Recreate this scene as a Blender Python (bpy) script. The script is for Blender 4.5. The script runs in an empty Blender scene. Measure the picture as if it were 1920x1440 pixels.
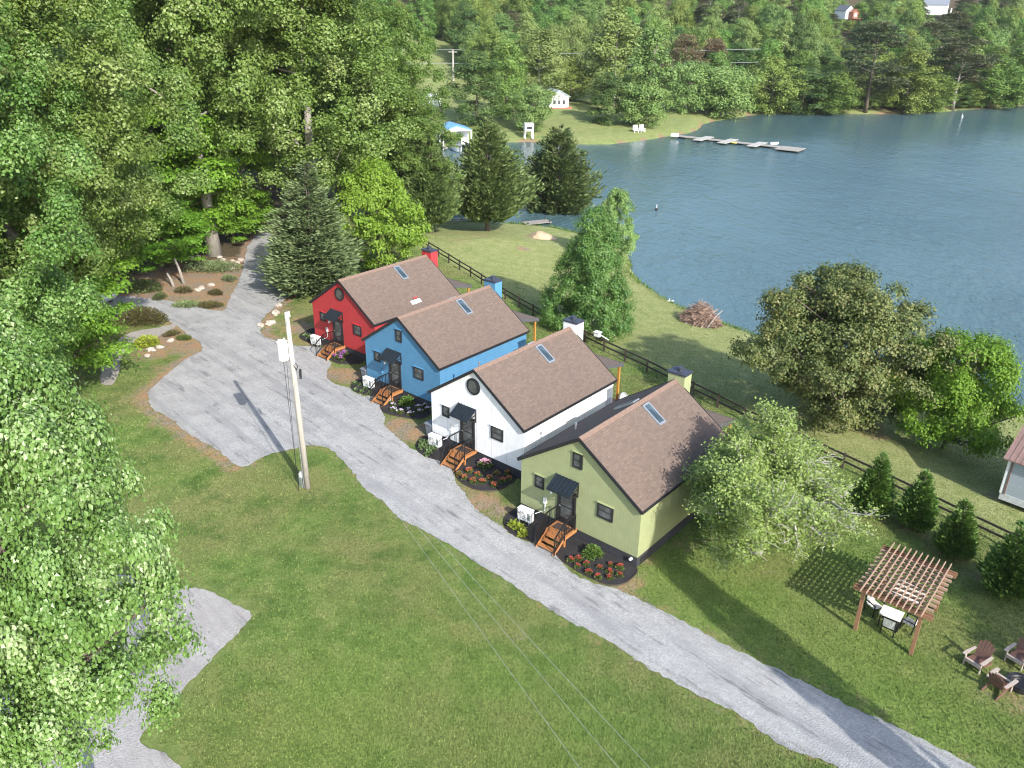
import bpy, math, random
import numpy as np
from mathutils import Matrix, Vector

R = math.radians
random.seed(7)
sc = bpy.context.scene
COL = sc.collection

# ------------------------------------------------------------------ camera
F_PX, PITCH, ROLL, CZ = 1559.87, R(24.901), R(0.7216), 25.85
cam_d = bpy.data.cameras.new('camera')
cam = bpy.data.objects.new('camera', cam_d); COL.objects.link(cam)
cam_d.sensor_width = 36; cam_d.lens = F_PX / 1920 * 36
cam_d.clip_start = .5; cam_d.clip_end = 4000
cam.matrix_world = (Matrix.Translation((0, 0, CZ)) @ Matrix.Rotation(R(90) - PITCH, 4, 'X')
                    @ Matrix.Rotation(ROLL, 4, 'Z'))
sc.camera = cam


def ray(px, py):
    a, b = px - 960, py - 720
    cr, sr = math.cos(ROLL), math.sin(ROLL)
    qx, qy = cr * a + sr * b, -sr * a + cr * b
    c, s = math.cos(PITCH), math.sin(PITCH)
    u = -qy / F_PX
    return np.array([qx / F_PX, c + u * s, -s + u * c])


def G(px, py, z=0.0):
    r = ray(px, py); t = (z - CZ) / r[2]
    return np.array([r[0] * t, r[1] * t, z])


def at(px, py, Y):
    r = ray(px, py); t = Y / r[1]
    return np.array([r[0] * t, Y, CZ + r[2] * t])


# ------------------------------------------------------------------ terrain
WATER = -3.0
HAZE = .00006
shore_px = [(2100, 850), (1990, 810), (1910, 770), (1800, 715), (1640, 672), (1540, 660), (1450, 641), (1385, 617), (1340, 603),
            (1290, 583), (1240, 556), (1200, 530), (1183, 505), (1178, 478), (1150, 455), (1090, 440), (1040, 428),
            (1000, 424), (950, 420), (880, 418), (810, 412), (730, 392), (690, 350), (720, 310), (790, 282), (850, 276), (920, 268), (990, 266),
            (1060, 270), (1100, 271), (1150, 270), (1200, 264), (1250, 256), (1290, 250), (1310, 243), (1318, 232), (1350, 225),
            (1400, 217), (1480, 212), (1560, 213), (1640, 214), (1720, 213), (1790, 208), (1840, 204), (1920, 198), (2050, 186)]
SH = [G(x, y, WATER)[:2] for x, y in shore_px]
SH = np.array(SH + [[330, 330], [700, 330], [700, -100], [120, -100], [75, 10], [58, 35]])


def seg_dist(P, A, closed=True):
    """distance of points P (n,2) to polyline A, and inside flag when closed"""
    B = np.roll(A, -1, 0) if closed else A[1:]
    A_ = A if closed else A[:-1]
    best = np.full(len(P), 1e18); ins = np.zeros(len(P), bool)
    for a, b in zip(A_, B):
        ab = b - a; L = ab @ ab + 1e-12
        t = np.clip(((P - a) @ ab) / L, 0, 1)
        d = P - (a + t[:, None] * ab)
        best = np.minimum(best, (d * d).sum(1))
        if closed:
            c = ((a[1] > P[:, 1]) != (b[1] > P[:, 1]))
            if abs(b[1] - a[1]) > 1e-12:
                ins ^= c & (P[:, 0] < (b[0] - a[0]) * (P[:, 1] - a[1]) / (b[1] - a[1]) + a[0])
    return np.sqrt(best), ins


def sstep(a, b, x):
    t = np.clip((x - a) / (b - a), 0, 1); return t * t * (3 - 2 * t)


def terr(P):
    P = np.atleast_2d(np.asarray(P, float))[:, :2]
    d, lake = seg_dist(P, SH)
    d = np.where(lake, -d, d)
    x, y = P[:, 0], P[:, 1]
    near = -3 + .35 * sstep(0, 1.0, d) + 2.65 * sstep(0, 24, d)
    dd = np.maximum(d, 0)
    und = 1.3 * np.sin(x * .043 + 1) * np.cos(y * .037) + .8 * np.sin(x * .09 + y * .06)
    far = -3 + .6 * sstep(0, 2, dd) + .085 * dd + .0011 * np.maximum(dd - 28, 0) ** 1.9 + und * sstep(20, 90, dd)
    far = np.minimum(far, 70)
    w = sstep(128, 185, y)
    land = near * (1 - w) + far * w
    return np.where(d > 0, land, -3 + np.maximum(d * .3, -3))


def W(px, py):
    """where the sight line through a pixel of the reference meets the ground"""
    r = ray(px, py)
    ts = np.concatenate([np.arange(15, 150, .25), np.arange(150, 700, 1.0)])
    pts = r[None, :] * ts[:, None]; pts[:, 2] += CZ
    h = terr(pts)
    k = np.argmax(pts[:, 2] < h)
    lo, hi = ts[max(k - 1, 0)], ts[k]
    for _ in range(18):
        m = (lo + hi) / 2; p = r * m; p[2] += CZ
        if p[2] < terr(p)[0]: hi = m
        else: lo = m
    p = r * hi; p[2] = terr([[p[0], p[1]]])[0]
    return p


def gz(x, y): return float(terr([[x, y]])[0])


def unit(v): return v / (np.linalg.norm(v, axis=-1, keepdims=True) + 1e-9)


# ------------------------------------------------------------------ object helpers
def link(o): COL.objects.link(o); return o


def tag(o, label=None, cat=None, group=None, kind=None):
    if label: o['label'] = label
    if cat: o['category'] = cat
    if group: o['group'] = group
    if kind: o['kind'] = kind
    return o


def thing(name, label, cat, loc=(0, 0, 0), rz=0, group=None):
    o = link(bpy.data.objects.new(name, None)); o.empty_display_size = .3
    o.location = loc; o.rotation_euler = (0, 0, rz)
    return tag(o, label, cat, group)


class MB:
    def __init__(s): s.v = []; s.f = []; s.m = []; s.mi = 0

    def add(s, vs, fs):
        n = len(s.v); s.v += [tuple(map(float, v)) for v in vs]
        s.f += [tuple(n + i for i in f) for f in fs]; s.m += [s.mi] * len(fs); return s

    def box(s, c, d, rz=0, M=None):
        hx, hy, hz = d[0] / 2, d[1] / 2, d[2] / 2
        vs = [Vector((x, y, z)) for x in (-hx, hx) for y in (-hy, hy) for z in (-hz, hz)]
        if rz: vs = [Matrix.Rotation(rz, 3, 'Z') @ v for v in vs]
        if M is not None: vs = [M @ v for v in vs]
        vs = [v + Vector(c) for v in vs]
        return s.add(vs, [(0, 1, 3, 2), (4, 6, 7, 5), (0, 4, 5, 1), (2, 3, 7, 6), (0, 2, 6, 4), (1, 5, 7, 3)])

    def bar(s, a, b, w, h=None, up=(0, 0, 1)):
        """rectangular bar from a to b"""
        h = h or w; a, b = Vector(a), Vector(b); t = (b - a).normalized()
        u = Vector(up)
        if abs(t.dot(u)) > .98: u = Vector((1, 0, 0))
        x = t.cross(u).normalized(); y = x.cross(t)
        q = [(-1, -1), (1, -1), (1, 1), (-1, 1)]
        vs = [p + x * (i * w / 2) + y * (j * h / 2) for p in (a, b) for i, j in q]
        return s.add(vs, [(3, 2, 1, 0), (4, 5, 6, 7), (0, 1, 5, 4), (1, 2, 6, 5), (2, 3, 7, 6), (3, 0, 4, 7)])

    def tube(s, pts, rad, n=8, cap=True):
        pts = [Vector(p) for p in pts]; k = len(pts)
        if not hasattr(rad, '__len__'): rad = [rad] * k
        vs = []
        for i, p in enumerate(pts):
            t = (pts[min(i + 1, k - 1)] - pts[max(i - 1, 0)]).normalized()
            u = Vector((0, 0, 1)) if abs(t.z) < .9 else Vector((1, 0, 0))
            x = t.cross(u).normalized(); y = x.cross(t)
            vs += [p + (x * math.cos(2 * math.pi * j / n) + y * math.sin(2 * math.pi * j / n)) * rad[i] for j in range(n)]
        fs = [(i * n + j, i * n + (j + 1) % n, (i + 1) * n + (j + 1) % n, (i + 1) * n + j) for i in range(k - 1) for j in range(n)]
        if cap: fs += [tuple(range(n - 1, -1, -1)), tuple((k - 1) * n + j for j in range(n))]
        return s.add(vs, fs)

    def prism(s, poly, y0, y1):
        """x-z outline extruded along y"""
        n = len(poly)
        vs = [(x, y0, z) for x, z in poly] + [(x, y1, z) for x, z in poly]
        return s.add(vs, [tuple(range(n)), tuple(range(2 * n - 1, n - 1, -1))] + [((i + 1) % n, i, n + i, n + (i + 1) % n) for i in range(n)])

    def slab(s, poly, z0, z1):
        n = len(poly)
        vs = [(x, y, z0) for x, y in poly] + [(x, y, z1) for x, y in poly]
        return s.add(vs, [tuple(range(n - 1, -1, -1)), tuple(range(n, 2 * n))] + [(i, (i + 1) % n, n + (i + 1) % n, n + i) for i in range(n)])

    def build(s, name, mat, parent=None, smooth=False, bevel=0, label=None):
        me = bpy.data.meshes.new(name); me.from_pydata(s.v, [], s.f)
        mats = mat if isinstance(mat, (list, tuple)) else [mat]
        for m in mats: me.materials.append(m)
        if len(mats) > 1: me.polygons.foreach_set('material_index', s.m)
        if smooth: me.polygons.foreach_set('use_smooth', [True] * len(s.f))
        me.update()
        o = link(bpy.data.objects.new(name, me))
        if parent: o.parent = parent
        if label: o['label'] = label
        if bevel:
            b = o.modifiers.new('bevel', 'BEVEL'); b.width = bevel; b.segments = 2; b.limit_method = 'ANGLE'
        return o


def fast_mesh(name, V, Fc, mats, tint=None, mi=None, smooth=False):
    V = np.asarray(V, np.float32); Fc = np.asarray(Fc, np.int32); k = Fc.shape[1]
    me = bpy.data.meshes.new(name)
    me.vertices.add(len(V)); me.vertices.foreach_set('co', V.ravel())
    me.loops.add(Fc.size); me.loops.foreach_set('vertex_index', Fc.ravel())
    me.polygons.add(len(Fc))
    me.polygons.foreach_set('loop_start', np.arange(0, Fc.size, k, dtype=np.int32))
    me.polygons.foreach_set('loop_total', np.full(len(Fc), k, np.int32))
    for m in (mats if isinstance(mats, (list, tuple)) else [mats]): me.materials.append(m)
    if mi is not None: me.polygons.foreach_set('material_index', np.asarray(mi, np.int32))
    me.polygons.foreach_set('use_smooth', np.full(len(Fc), smooth, bool))
    me.update(calc_edges=True)
    if tint is not None:
        a = me.attributes.new('tint', 'FLOAT', 'FACE'); a.data.foreach_set('value', np.asarray(tint, np.float32))
    return me


def children(o): return list(o.children)


def copy_tree(o, parent=None):
    c = o.copy(); COL.objects.link(c)
    if parent: c.parent = parent
    for ch in children(o): copy_tree(ch, c)
    return c


# ------------------------------------------------------------------ materials
def nd(nt, t, **kw):
    n = nt.nodes.new(t)
    for k, v in kw.items():
        if k.startswith('i_'): n.inputs[k[2:].replace('_', ' ')].default_value = v
        else: setattr(n, k, v)
    return n


def new_mat(name):
    m = bpy.data.materials.new(name); m.use_nodes = True
    nt = m.node_tree; b = nt.nodes['Principled BSDF']
    return m, nt, b


def c4(c): return (c[0], c[1], c[2], 1)


def mixc(nt, fac, a, b, mode='MIX'):
    n = nt.nodes.new('ShaderNodeMix'); n.data_type = 'RGBA'; n.blend_type = mode
    L = nt.links.new
    for sock, v in ((n.inputs[0], fac), (n.inputs[6], a), (n.inputs[7], b)):
        if hasattr(v, 'is_output'): L(v, sock)
        else: sock.default_value = v if not isinstance(v, tuple) else c4(v)
    return n.outputs[2]


def math_(nt, op, a, b=0.0, c=None, clamp=False):
    n = nt.nodes.new('ShaderNodeMath'); n.operation = op; n.use_clamp = clamp
    for i, v in enumerate((a, b) if c is None else (a, b, c)):
        if hasattr(v, 'is_output'): nt.links.new(v, n.inputs[i])
        else: n.inputs[i].default_value = v
    return n.outputs[0]


def noise(nt, scale, detail=3, vec=None, rough=.55):
    n = nd(nt, 'ShaderNodeTexNoise', i_Scale=scale, i_Detail=detail, i_Roughness=rough)
    if vec is None:
        g = nt.nodes.new('ShaderNodeNewGeometry'); vec = g.outputs['Position']
    nt.links.new(vec, n.inputs['Vector'])
    return n.outputs['Fac']


def ramp(nt, fac, stops):
    n = nt.nodes.new('ShaderNodeValToRGB'); nt.links.new(fac, n.inputs[0])
    e = n.color_ramp.elements
    while len(e) < len(stops): e.new(.5)
    for k, (p, c) in zip(e, stops): k.position = p; k.color = c4(c) if hasattr(c, '__len__') else (c, c, c, 1)
    return n.outputs[0]


def attr(nt, name, out='Fac'):
    n = nt.nodes.new('ShaderNodeAttribute'); n.attribute_name = name; return n.outputs[out]


def bump(nt, b, h, strength=.3, dist=.02):
    n = nd(nt, 'ShaderNodeBump', i_Strength=strength, i_Distance=dist)
    nt.links.new(h, n.inputs['Height']); nt.links.new(n.outputs[0], b.inputs['Normal'])


def objvec(nt):
    return nt.nodes.new('ShaderNodeTexCoord').outputs['Object']


def plain(name, c, rough=.6, metal=0, var=.15, scale=6, bmp=0, spec=.5):
    m, nt, b = new_mat(name)
    f = noise(nt, scale, 4, objvec(nt))
    lo = tuple(x * (1 - var) for x in c); hi = tuple(min(1, x * (1 + var)) for x in c)
    nt.links.new(ramp(nt, f, [(.3, lo), (.7, hi)]), b.inputs['Base Color'])
    b.inputs['Roughness'].default_value = rough; b.inputs['Metallic'].default_value = metal
    b.inputs['Specular IOR Level'].default_value = spec
    if bmp: bump(nt, b, noise(nt, scale * 6, 4, objvec(nt)), bmp, .01)
    return m


def wood(name, c, dark=.6, rough=.65, scale=5):
    m, nt, b = new_mat(name)
    mp = nt.nodes.new('ShaderNodeMapping'); mp.inputs['Scale'].default_value = (1, 1, .25)
    nt.links.new(objvec(nt), mp.inputs[0])
    f = noise(nt, scale * 4, 5, mp.outputs[0])
    nt.links.new(ramp(nt, f, [(.25, tuple(x * dark for x in c)), (.75, c)]), b.inputs['Base Color'])
    b.inputs['Roughness'].default_value = rough
    bump(nt, b, f, .3, .01)
    return m


def leafmat(name, c1, c2, c3=None, trans=.3, rough=.5, hue=.0, spec=.35):
    """leaf colours vary leaf by leaf (face attribute) and tree by tree"""
    m, nt, b = new_mat(name)
    c3 = c3 or c2
    t = attr(nt, 'tint')
    oi = nt.nodes.new('ShaderNodeObjectInfo').outputs['Random']
    col = ramp(nt, t, [(0, c1), (.6, c2), (1, c3)])
    hs = nd(nt, 'ShaderNodeHueSaturation')
    nt.links.new(col, hs.inputs['Color'])
    nt.links.new(math_(nt, 'MULTIPLY_ADD', oi, hue, .5 - hue / 2), hs.inputs['Hue'])
    oi2 = math_(nt, 'FRACT', math_(nt, 'MULTIPLY', oi, 7.31))
    nt.links.new(math_(nt, 'MULTIPLY_ADD', oi2, hue * 5, 1 - hue * 2.5), hs.inputs['Value'])
    nt.links.new(hs.outputs[0], b.inputs['Base Color'])
    b.inputs['Roughness'].default_value = rough; b.inputs['Specular IOR Level'].default_value = spec
    tr = nt.nodes.new('ShaderNodeBsdfTranslucent')
    nt.links.new(mixc(nt, .5, hs.outputs[0], (.16, .24, .02), 'MIX'), tr.inputs[0])
    mx = nt.nodes.new('ShaderNodeMixShader'); mx.inputs[0].default_value = trans
    nt.links.new(b.outputs[0], mx.inputs[1]); nt.links.new(tr.outputs[0], mx.inputs[2])
    nt.links.new(mx.outputs[0], nt.nodes['Material Output'].inputs[0])
    return m


M = {}
M['bark'] = wood('bark', (.16, .125, .1), .5, .9, 3)
M['bark_pale'] = wood('pale_bark', (.36, .33, .28), .55, .85, 3)
M['twig'] = plain('grey_twig', (.42, .4, .35), .8, var=.25)
M['near_leaf'] = leafmat('tulip_tree_leaf', (0.085, 0.165, 0.03), (0.175, 0.29, 0.07), (0.36, 0.45, 0.22), .28, .38, .02, .5)  # palest tone puts sunlit highlights into the leaf colour
M['wood_leaf'] = leafmat('woodland_leaf', (0.08, 0.155, 0.024), (0.155, 0.26, 0.05), (.3, .39, .14), .34, .45, .035, .45)  # third tone is the crowns' bright highlights, painted as leaf colour
M['bright_leaf'] = leafmat('bright_maple_leaf', (0.09, 0.2, 0.014), (0.155, 0.295, 0.024), (0.22, 0.37, 0.05), .35, .5, .02)
M['lime_leaf'] = leafmat('lime_maple_leaf', (0.13, 0.23, 0.018), (0.2, 0.33, 0.032), (0.3, 0.43, 0.075), .35, .5, .01)
M['oak_leaf'] = leafmat('oak_leaf', (0.065, 0.125, 0.02), (0.125, 0.205, 0.036), (0.2, 0.28, 0.07), .28, .5, .03)
M['pear_leaf'] = leafmat('pear_leaf', (0.062, 0.14, 0.024), (0.12, 0.225, 0.045), (0.2, 0.31, 0.085), .28, .42, .02, .5)
M['magnolia_leaf'] = leafmat('magnolia_leaf', (0.055, 0.088, 0.022), (0.12, 0.15, 0.042), (0.21, 0.2, 0.07), .15, .5, .02, .35)
M['apple_leaf'] = leafmat('apple_leaf', (0.2, 0.3, 0.065), (0.3, 0.405, 0.11), (0.42, 0.5, 0.21), .35, .55, .01)
M['hemlock_leaf'] = leafmat('hemlock_needles', (0.1, 0.145, 0.055), (0.165, 0.215, 0.09), (0.24, 0.285, 0.125), .15, .6, .02)
M['cedar_leaf'] = leafmat('cedar_sprays', (0.062, 0.115, 0.036), (0.125, 0.19, 0.056), (0.2, 0.26, 0.09), .15, .6, .03)
M['dark_cedar'] = leafmat('dark_cedar_sprays', (0.045, 0.08, 0.027), (0.09, 0.135, 0.04), (0.16, 0.175, 0.062), .12, .6, .02)
M['arborvitae_leaf'] = leafmat('arborvitae_sprays', (0.055, 0.115, 0.022), (0.11, 0.2, 0.036), (0.2, 0.31, 0.07), .2, .55, .01)
M['far_leaf'] = leafmat('far_leaf', (0.085, 0.155, 0.028), (0.165, 0.26, 0.052), (0.25, 0.34, 0.09), .25, .5, .07)
M['far_pale'] = leafmat('far_pale_leaf', (0.14, 0.21, 0.055), (0.22, 0.32, 0.088), (0.32, 0.41, 0.15), .28, .5, .04)
M['far_dark'] = leafmat('far_dark_leaf', (0.04, 0.085, 0.022), (0.085, 0.145, 0.036), (0.145, 0.215, 0.055), .2, .5, .04)
M['pine_leaf'] = leafmat('pine_needles', (0.056, 0.075, 0.035), (0.106, 0.125, 0.056), (0.188, 0.156, 0.088), .1, .6, .05)
M['russet_pine'] = leafmat('russet_pine_needles', (0.090, 0.072, 0.038), (0.156, 0.120, 0.066), (0.228, 0.156, 0.096), .1, .6, .03)
M['black'] = plain('black_trim', (.018, .018, .02), .5)
M['black_metal'] = plain('black_metal', (.012, .012, .014), .4)
M['found'] = plain('charcoal_foundation', (.035, .036, .042), .8, bmp=.2)
M['white'] = plain('white_paint', (.8, .8, .79), .5, var=.05)
M['white_metal'] = plain('white_enamel', (.75, .76, .75), .35, var=.04)
M['grey_metal'] = plain('grey_metal', (.4, .42, .44), .4, .6)
M['deck'] = wood('cedar_stain', (.45, .195, .07), .7, .55, 4)
M['post_wood'] = wood('golden_post', (.5, .24, .05), .7)
M['pergola'] = wood('redwood_stain', (.3, .155, .085), .6, .6)
M['adir'] = wood('brown_board', (.2, .1, .075), .55, .6)
M['adir_light'] = wood('weathered_board', (.46, .38, .32), .7, .7)
M['fence'] = wood('dark_fence', (.085, .065, .05), .6, .8)
M['pole'] = wood('weathered_pole', (.46, .42, .37), .7, .85, 2)
M['dockw'] = wood('grey_dock_board', (.36, .33, .29), .65, .85, 1)
M['stone'] = plain('pale_stone', (.42, .36, .3), .85, var=.3, bmp=.4, scale=3)
M['cushion'] = plain('cream_cushion', (.72, .68, .6), .8, var=.05)
M['bin'] = plain('grey_bin', (.16, .18, .21), .5)


def glass(name, c):
    m, nt, b = new_mat(name)
    b.inputs['Base Color'].default_value = c4(c); b.inputs['Roughness'].default_value = .06
    f = noise(nt, 1.3, 2, objvec(nt))
    nt.links.new(ramp(nt, f, [(.35, tuple(x * .6 for x in c)), (.7, tuple(x * 1.5 for x in c))]), b.inputs['Base Color'])
    return m


M['glass'] = glass('dark_glass', (.085, .09, .088))
M['skyglass'] = glass('skylight_glass', (.06, .09, .11))


def siding(name, c, step=.2, depth=.6, horizontal=False, soft=.06):
    m, nt, b = new_mat(name)
    o = objvec(nt)
    sp = nt.nodes.new('ShaderNodeSeparateXYZ'); nt.links.new(o, sp.inputs[0])
    # facade runs along x, the side walls along y
    g = nt.nodes.new('ShaderNodeTexCoord').outputs['Normal']
    sn = nt.nodes.new('ShaderNodeSeparateXYZ'); nt.links.new(g, sn.inputs[0])
    side = math_(nt, 'GREATER_THAN', math_(nt, 'ABSOLUTE', sn.outputs[0]), .7)
    mx = nt.nodes.new('ShaderNodeMix'); nt.links.new(side, mx.inputs[0])
    nt.links.new(sp.outputs[0], mx.inputs[2]); nt.links.new(sp.outputs[1], mx.inputs[3])
    t = sp.outputs[2] if horizontal else mx.outputs[0]
    fr = math_(nt, 'FRACT', math_(nt, 'DIVIDE', math_(nt, 'ADD', t, 50), step))
    groove = math_(nt, 'LESS_THAN', fr, soft)
    f = noise(nt, 2.5, 5, o)
    base = ramp(nt, f, [(.3, tuple(x * .88 for x in c)), (.7, c)])
    sm = nt.nodes.new('ShaderNodeMapping'); sm.inputs['Scale'].default_value = (4, 4, .25); nt.links.new(o, sm.inputs[0])
    base = mixc(nt, ramp(nt, noise(nt, 2.2, 4, sm.outputs[0], .7), [(.5, 0), (.75, .22)]), base, tuple(.6 * x + .12 for x in c))
    nt.links.new(mixc(nt, math_(nt, 'MULTIPLY', groove, depth), base, tuple(x * .55 for x in c)), b.inputs['Base Color'])
    b.inputs['Roughness'].default_value = .65
    bump(nt, b, math_(nt, 'MULTIPLY', groove, -1), .5, .012)
    return m


def shingles():
    m, nt, b = new_mat('brown_shingles')
    o = objvec(nt)
    sp = nt.nodes.new('ShaderNodeSeparateXYZ'); nt.links.new(o, sp.inputs[0])
    cv = nt.nodes.new('ShaderNodeCombineXYZ')
    nt.links.new(sp.outputs[1], cv.inputs[0])
    nt.links.new(math_(nt, 'MULTIPLY', sp.outputs[0], 1.21), cv.inputs[1])
    br = nd(nt, 'ShaderNodeTexBrick', i_Scale=1.0, i_Mortar_Size=.012, i_Brick_Width=.26, i_Row_Height=.13, i_Bias=0.0)
    nt.links.new(cv.outputs[0], br.inputs['Vector'])
    br.inputs['Color1'].default_value = c4((.1, .07, .052)); br.inputs['Color2'].default_value = c4((.165, .118, .09))
    br.inputs['Mortar'].default_value = c4((.1, .06, .05))
    big = noise(nt, 1.1, 4, o)
    fine = noise(nt, 38, 3, o)
    c = mixc(nt, math_(nt, 'MULTIPLY', fine, .55), br.outputs[0], (.2, .155, .122))
    c = mixc(nt, ramp(nt, big, [(.35, 0), (.7, .35)]), c, (.12, .085, .07))
    nt.links.new(c, b.inputs['Base Color']); b.inputs['Roughness'].default_value = .9
    bump(nt, b, br.outputs['Fac'], -.6, .02)
    return m


M['shingle'] = shingles()
M['ridge'] = plain('ridge_cap_shingle', (.2, .132, .1), .9, var=.25, scale=9)
WALL = dict(olive=siding('olive_siding', (.315, .345, .175), .2, .45),
            white=siding('white_siding', (.84, .84, .85), 1.22, .5, soft=.03),
            blue=siding('blue_siding', (.08, .235, .4), .22, .5, horizontal=True, soft=.09),
            red=siding('red_siding', (.45, .036, .042), .22, .5, horizontal=True, soft=.09))
PAINT = dict(olive=plain('olive_paint', (.315, .345, .175), .65, var=.06), white=plain('white_paint_chimney', (.84, .84, .85), .6, var=.03),
             blue=plain('blue_paint', (.08, .235, .4), .65, var=.06), red=plain('red_paint', (.45, .036, .042), .65, var=.06))


# ------------------------------------------------------------------ gravel / lawn outlines (pixels of the reference, unprojected onto the ground)
def outline(px, z=None):
    return np.array([(W(x, y) if z is None else G(x, y, z))[:2] for x, y in px])


road_px = [(1700, 1520), (1560, 1440), (1480, 1405), (1380, 1340), (1280, 1285), (1170, 1220), (1060, 1160), (960, 1095), (880, 1045), (800, 1000),
           (745, 965), (700, 930), (660, 885), (625, 850), (600, 838), (575, 835), (545, 842), (510, 850), (485, 864), (460, 877), (440, 872),
           (425, 860), (400, 840), (370, 825), (345, 805), (320, 785), (290, 770), (275, 755), (280, 735), (300, 715), (322, 695), (345, 675),
           (378, 657), (367, 640), (340, 618), (322, 606), (290, 596), (240, 590), (205, 590), (165, 600), (150, 570), (205, 558), (240, 556), (278, 560), (330, 566), (365, 573), (402, 583),
           (425, 580), (434, 552), (449, 522), (458, 490), (466, 462), (478, 445), (495, 436), (515, 438), (540, 455), (560, 480), (572, 510), (560, 540), (535, 562), (505, 585), (490, 605),
           (492, 628), (511, 638), (538, 645), (570, 648), (600, 650), (618, 656), (611, 672), (619, 684), (612, 697), (615, 711), (631, 720), (656, 728), (678, 742), (700, 744),
           (722, 754), (716, 772), (722, 782), (719, 795), (726, 806), (742, 818), (762, 834), (782, 845), (796, 857), (830, 866), (848, 876), (850, 890), (852, 908), (868, 926), (884, 946),
           (910, 968), (946, 990), (968, 1006), (1010, 1023), (1039, 1041), (1063, 1065), (1098, 1086), (1140, 1101), (1170, 1110), (1250, 1150), (1350, 1200), (1450, 1252),
           (1550, 1300), (1650, 1345), (1750, 1395), (1840, 1440), (2060, 1560)]
pad_px = [(472, 1150), (440, 1133), (400, 1116), (370, 1106), (300, 1090), (200, 1078), (60, 1090), (-150, 1200), (-250, 1500), (-150, 1700), (420, 1640), (360, 1475), (330, 1432), (300, 1410),
          (262, 1388), (300, 1345), (330, 1312), (365, 1270), (400, 1232), (440, 1186)]
ROAD = outline(road_px, 0.0); PAD = outline(pad_px, 0.0)
BEDS = dict(
    olive_l=[(945, 978), (950, 966), (963, 958), (978, 951), (1020, 972), (1034, 990), (1022, 1024), (1008, 1020), (966, 1004), (950, 992)],
    olive_r=[(1041, 1039), (1051, 1027), (1062, 1013), (1079, 997), (1193, 1066), (1191, 1075), (1180, 1089), (1162, 1097), (1140, 1097), (1114, 1087), (1088, 1074), (1065, 1060), (1051, 1049)],
    white_l=[(780, 838), (783, 829), (795, 820), (808, 814), (845, 832), (842, 862), (829, 864), (812, 861), (796, 855), (784, 845)],
    white_r=[(851, 880), (856, 872), (868, 862), (892, 846), (974, 884), (970, 895), (951, 911), (934, 919), (916, 921), (892, 918), (871, 909), (857, 897)],
    blue_l=[(658, 727), (664, 716), (676, 709), (690, 712), (722, 724), (716, 748), (698, 741), (676, 738), (664, 733)],
    blue_r=[(713, 760), (721, 751), (734, 740), (753, 731), (806, 750), (806, 778), (783, 786), (753, 782), (725, 776), (716, 770)],
    red_l=[(561, 630), (567, 626), (579, 619), (590, 616), (612, 624), (616, 640), (606, 648), (579, 642), (567, 637)],
    red_r=[(609, 661), (614, 654), (630, 645), (647, 638), (679, 650), (680, 678), (664, 683), (635, 682), (619, 675), (610, 667)])
BEDW = {k: outline(v, 0.0) for k, v in BEDS.items()}

# ------------------------------------------------------------------ ground sheet
def axis(lo, hi, c0, c1, fine, grow=1.12):
    a = list(np.arange(c0, c1 + 1e-6, fine))
    st = fine
    while a[-1] < hi: st = min(st * grow, 22); a.append(a[-1] + st)
    st = fine
    while a[0] > lo: st = min(st * grow, 22); a.insert(0, a[0] - st)
    return np.array(a)


gx = axis(-420, 720, -48, 50, .55); gy = axis(-60, 620, 14, 125, .55, 1.06)
XX, YY = np.meshgrid(gx, gy)
P2 = np.stack([XX.ravel(), YY.ravel()], 1)
HZ = terr(P2)
nx, ny = len(gx), len(gy)
ii = np.arange(nx * ny).reshape(ny, nx)
FQ = np.stack([ii[:-1, :-1], ii[:-1, 1:], ii[1:, 1:], ii[1:, :-1]], -1).reshape(-1, 4)
dlake, inlake = seg_dist(P2, SH)
droad, inroad = seg_dist(P2, ROAD)
dpad, inpad = seg_dist(P2, PAD)


def blobs(lst, plane=True):
    out = np.zeros(len(P2))
    for px, py, rx, s in lst:
        c = W(px, py)[:2]
        d2 = ((P2 - c) ** 2).sum(1) / rx ** 2
        out = np.maximum(out, s * np.exp(-d2 * 1.2))
    return out


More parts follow.
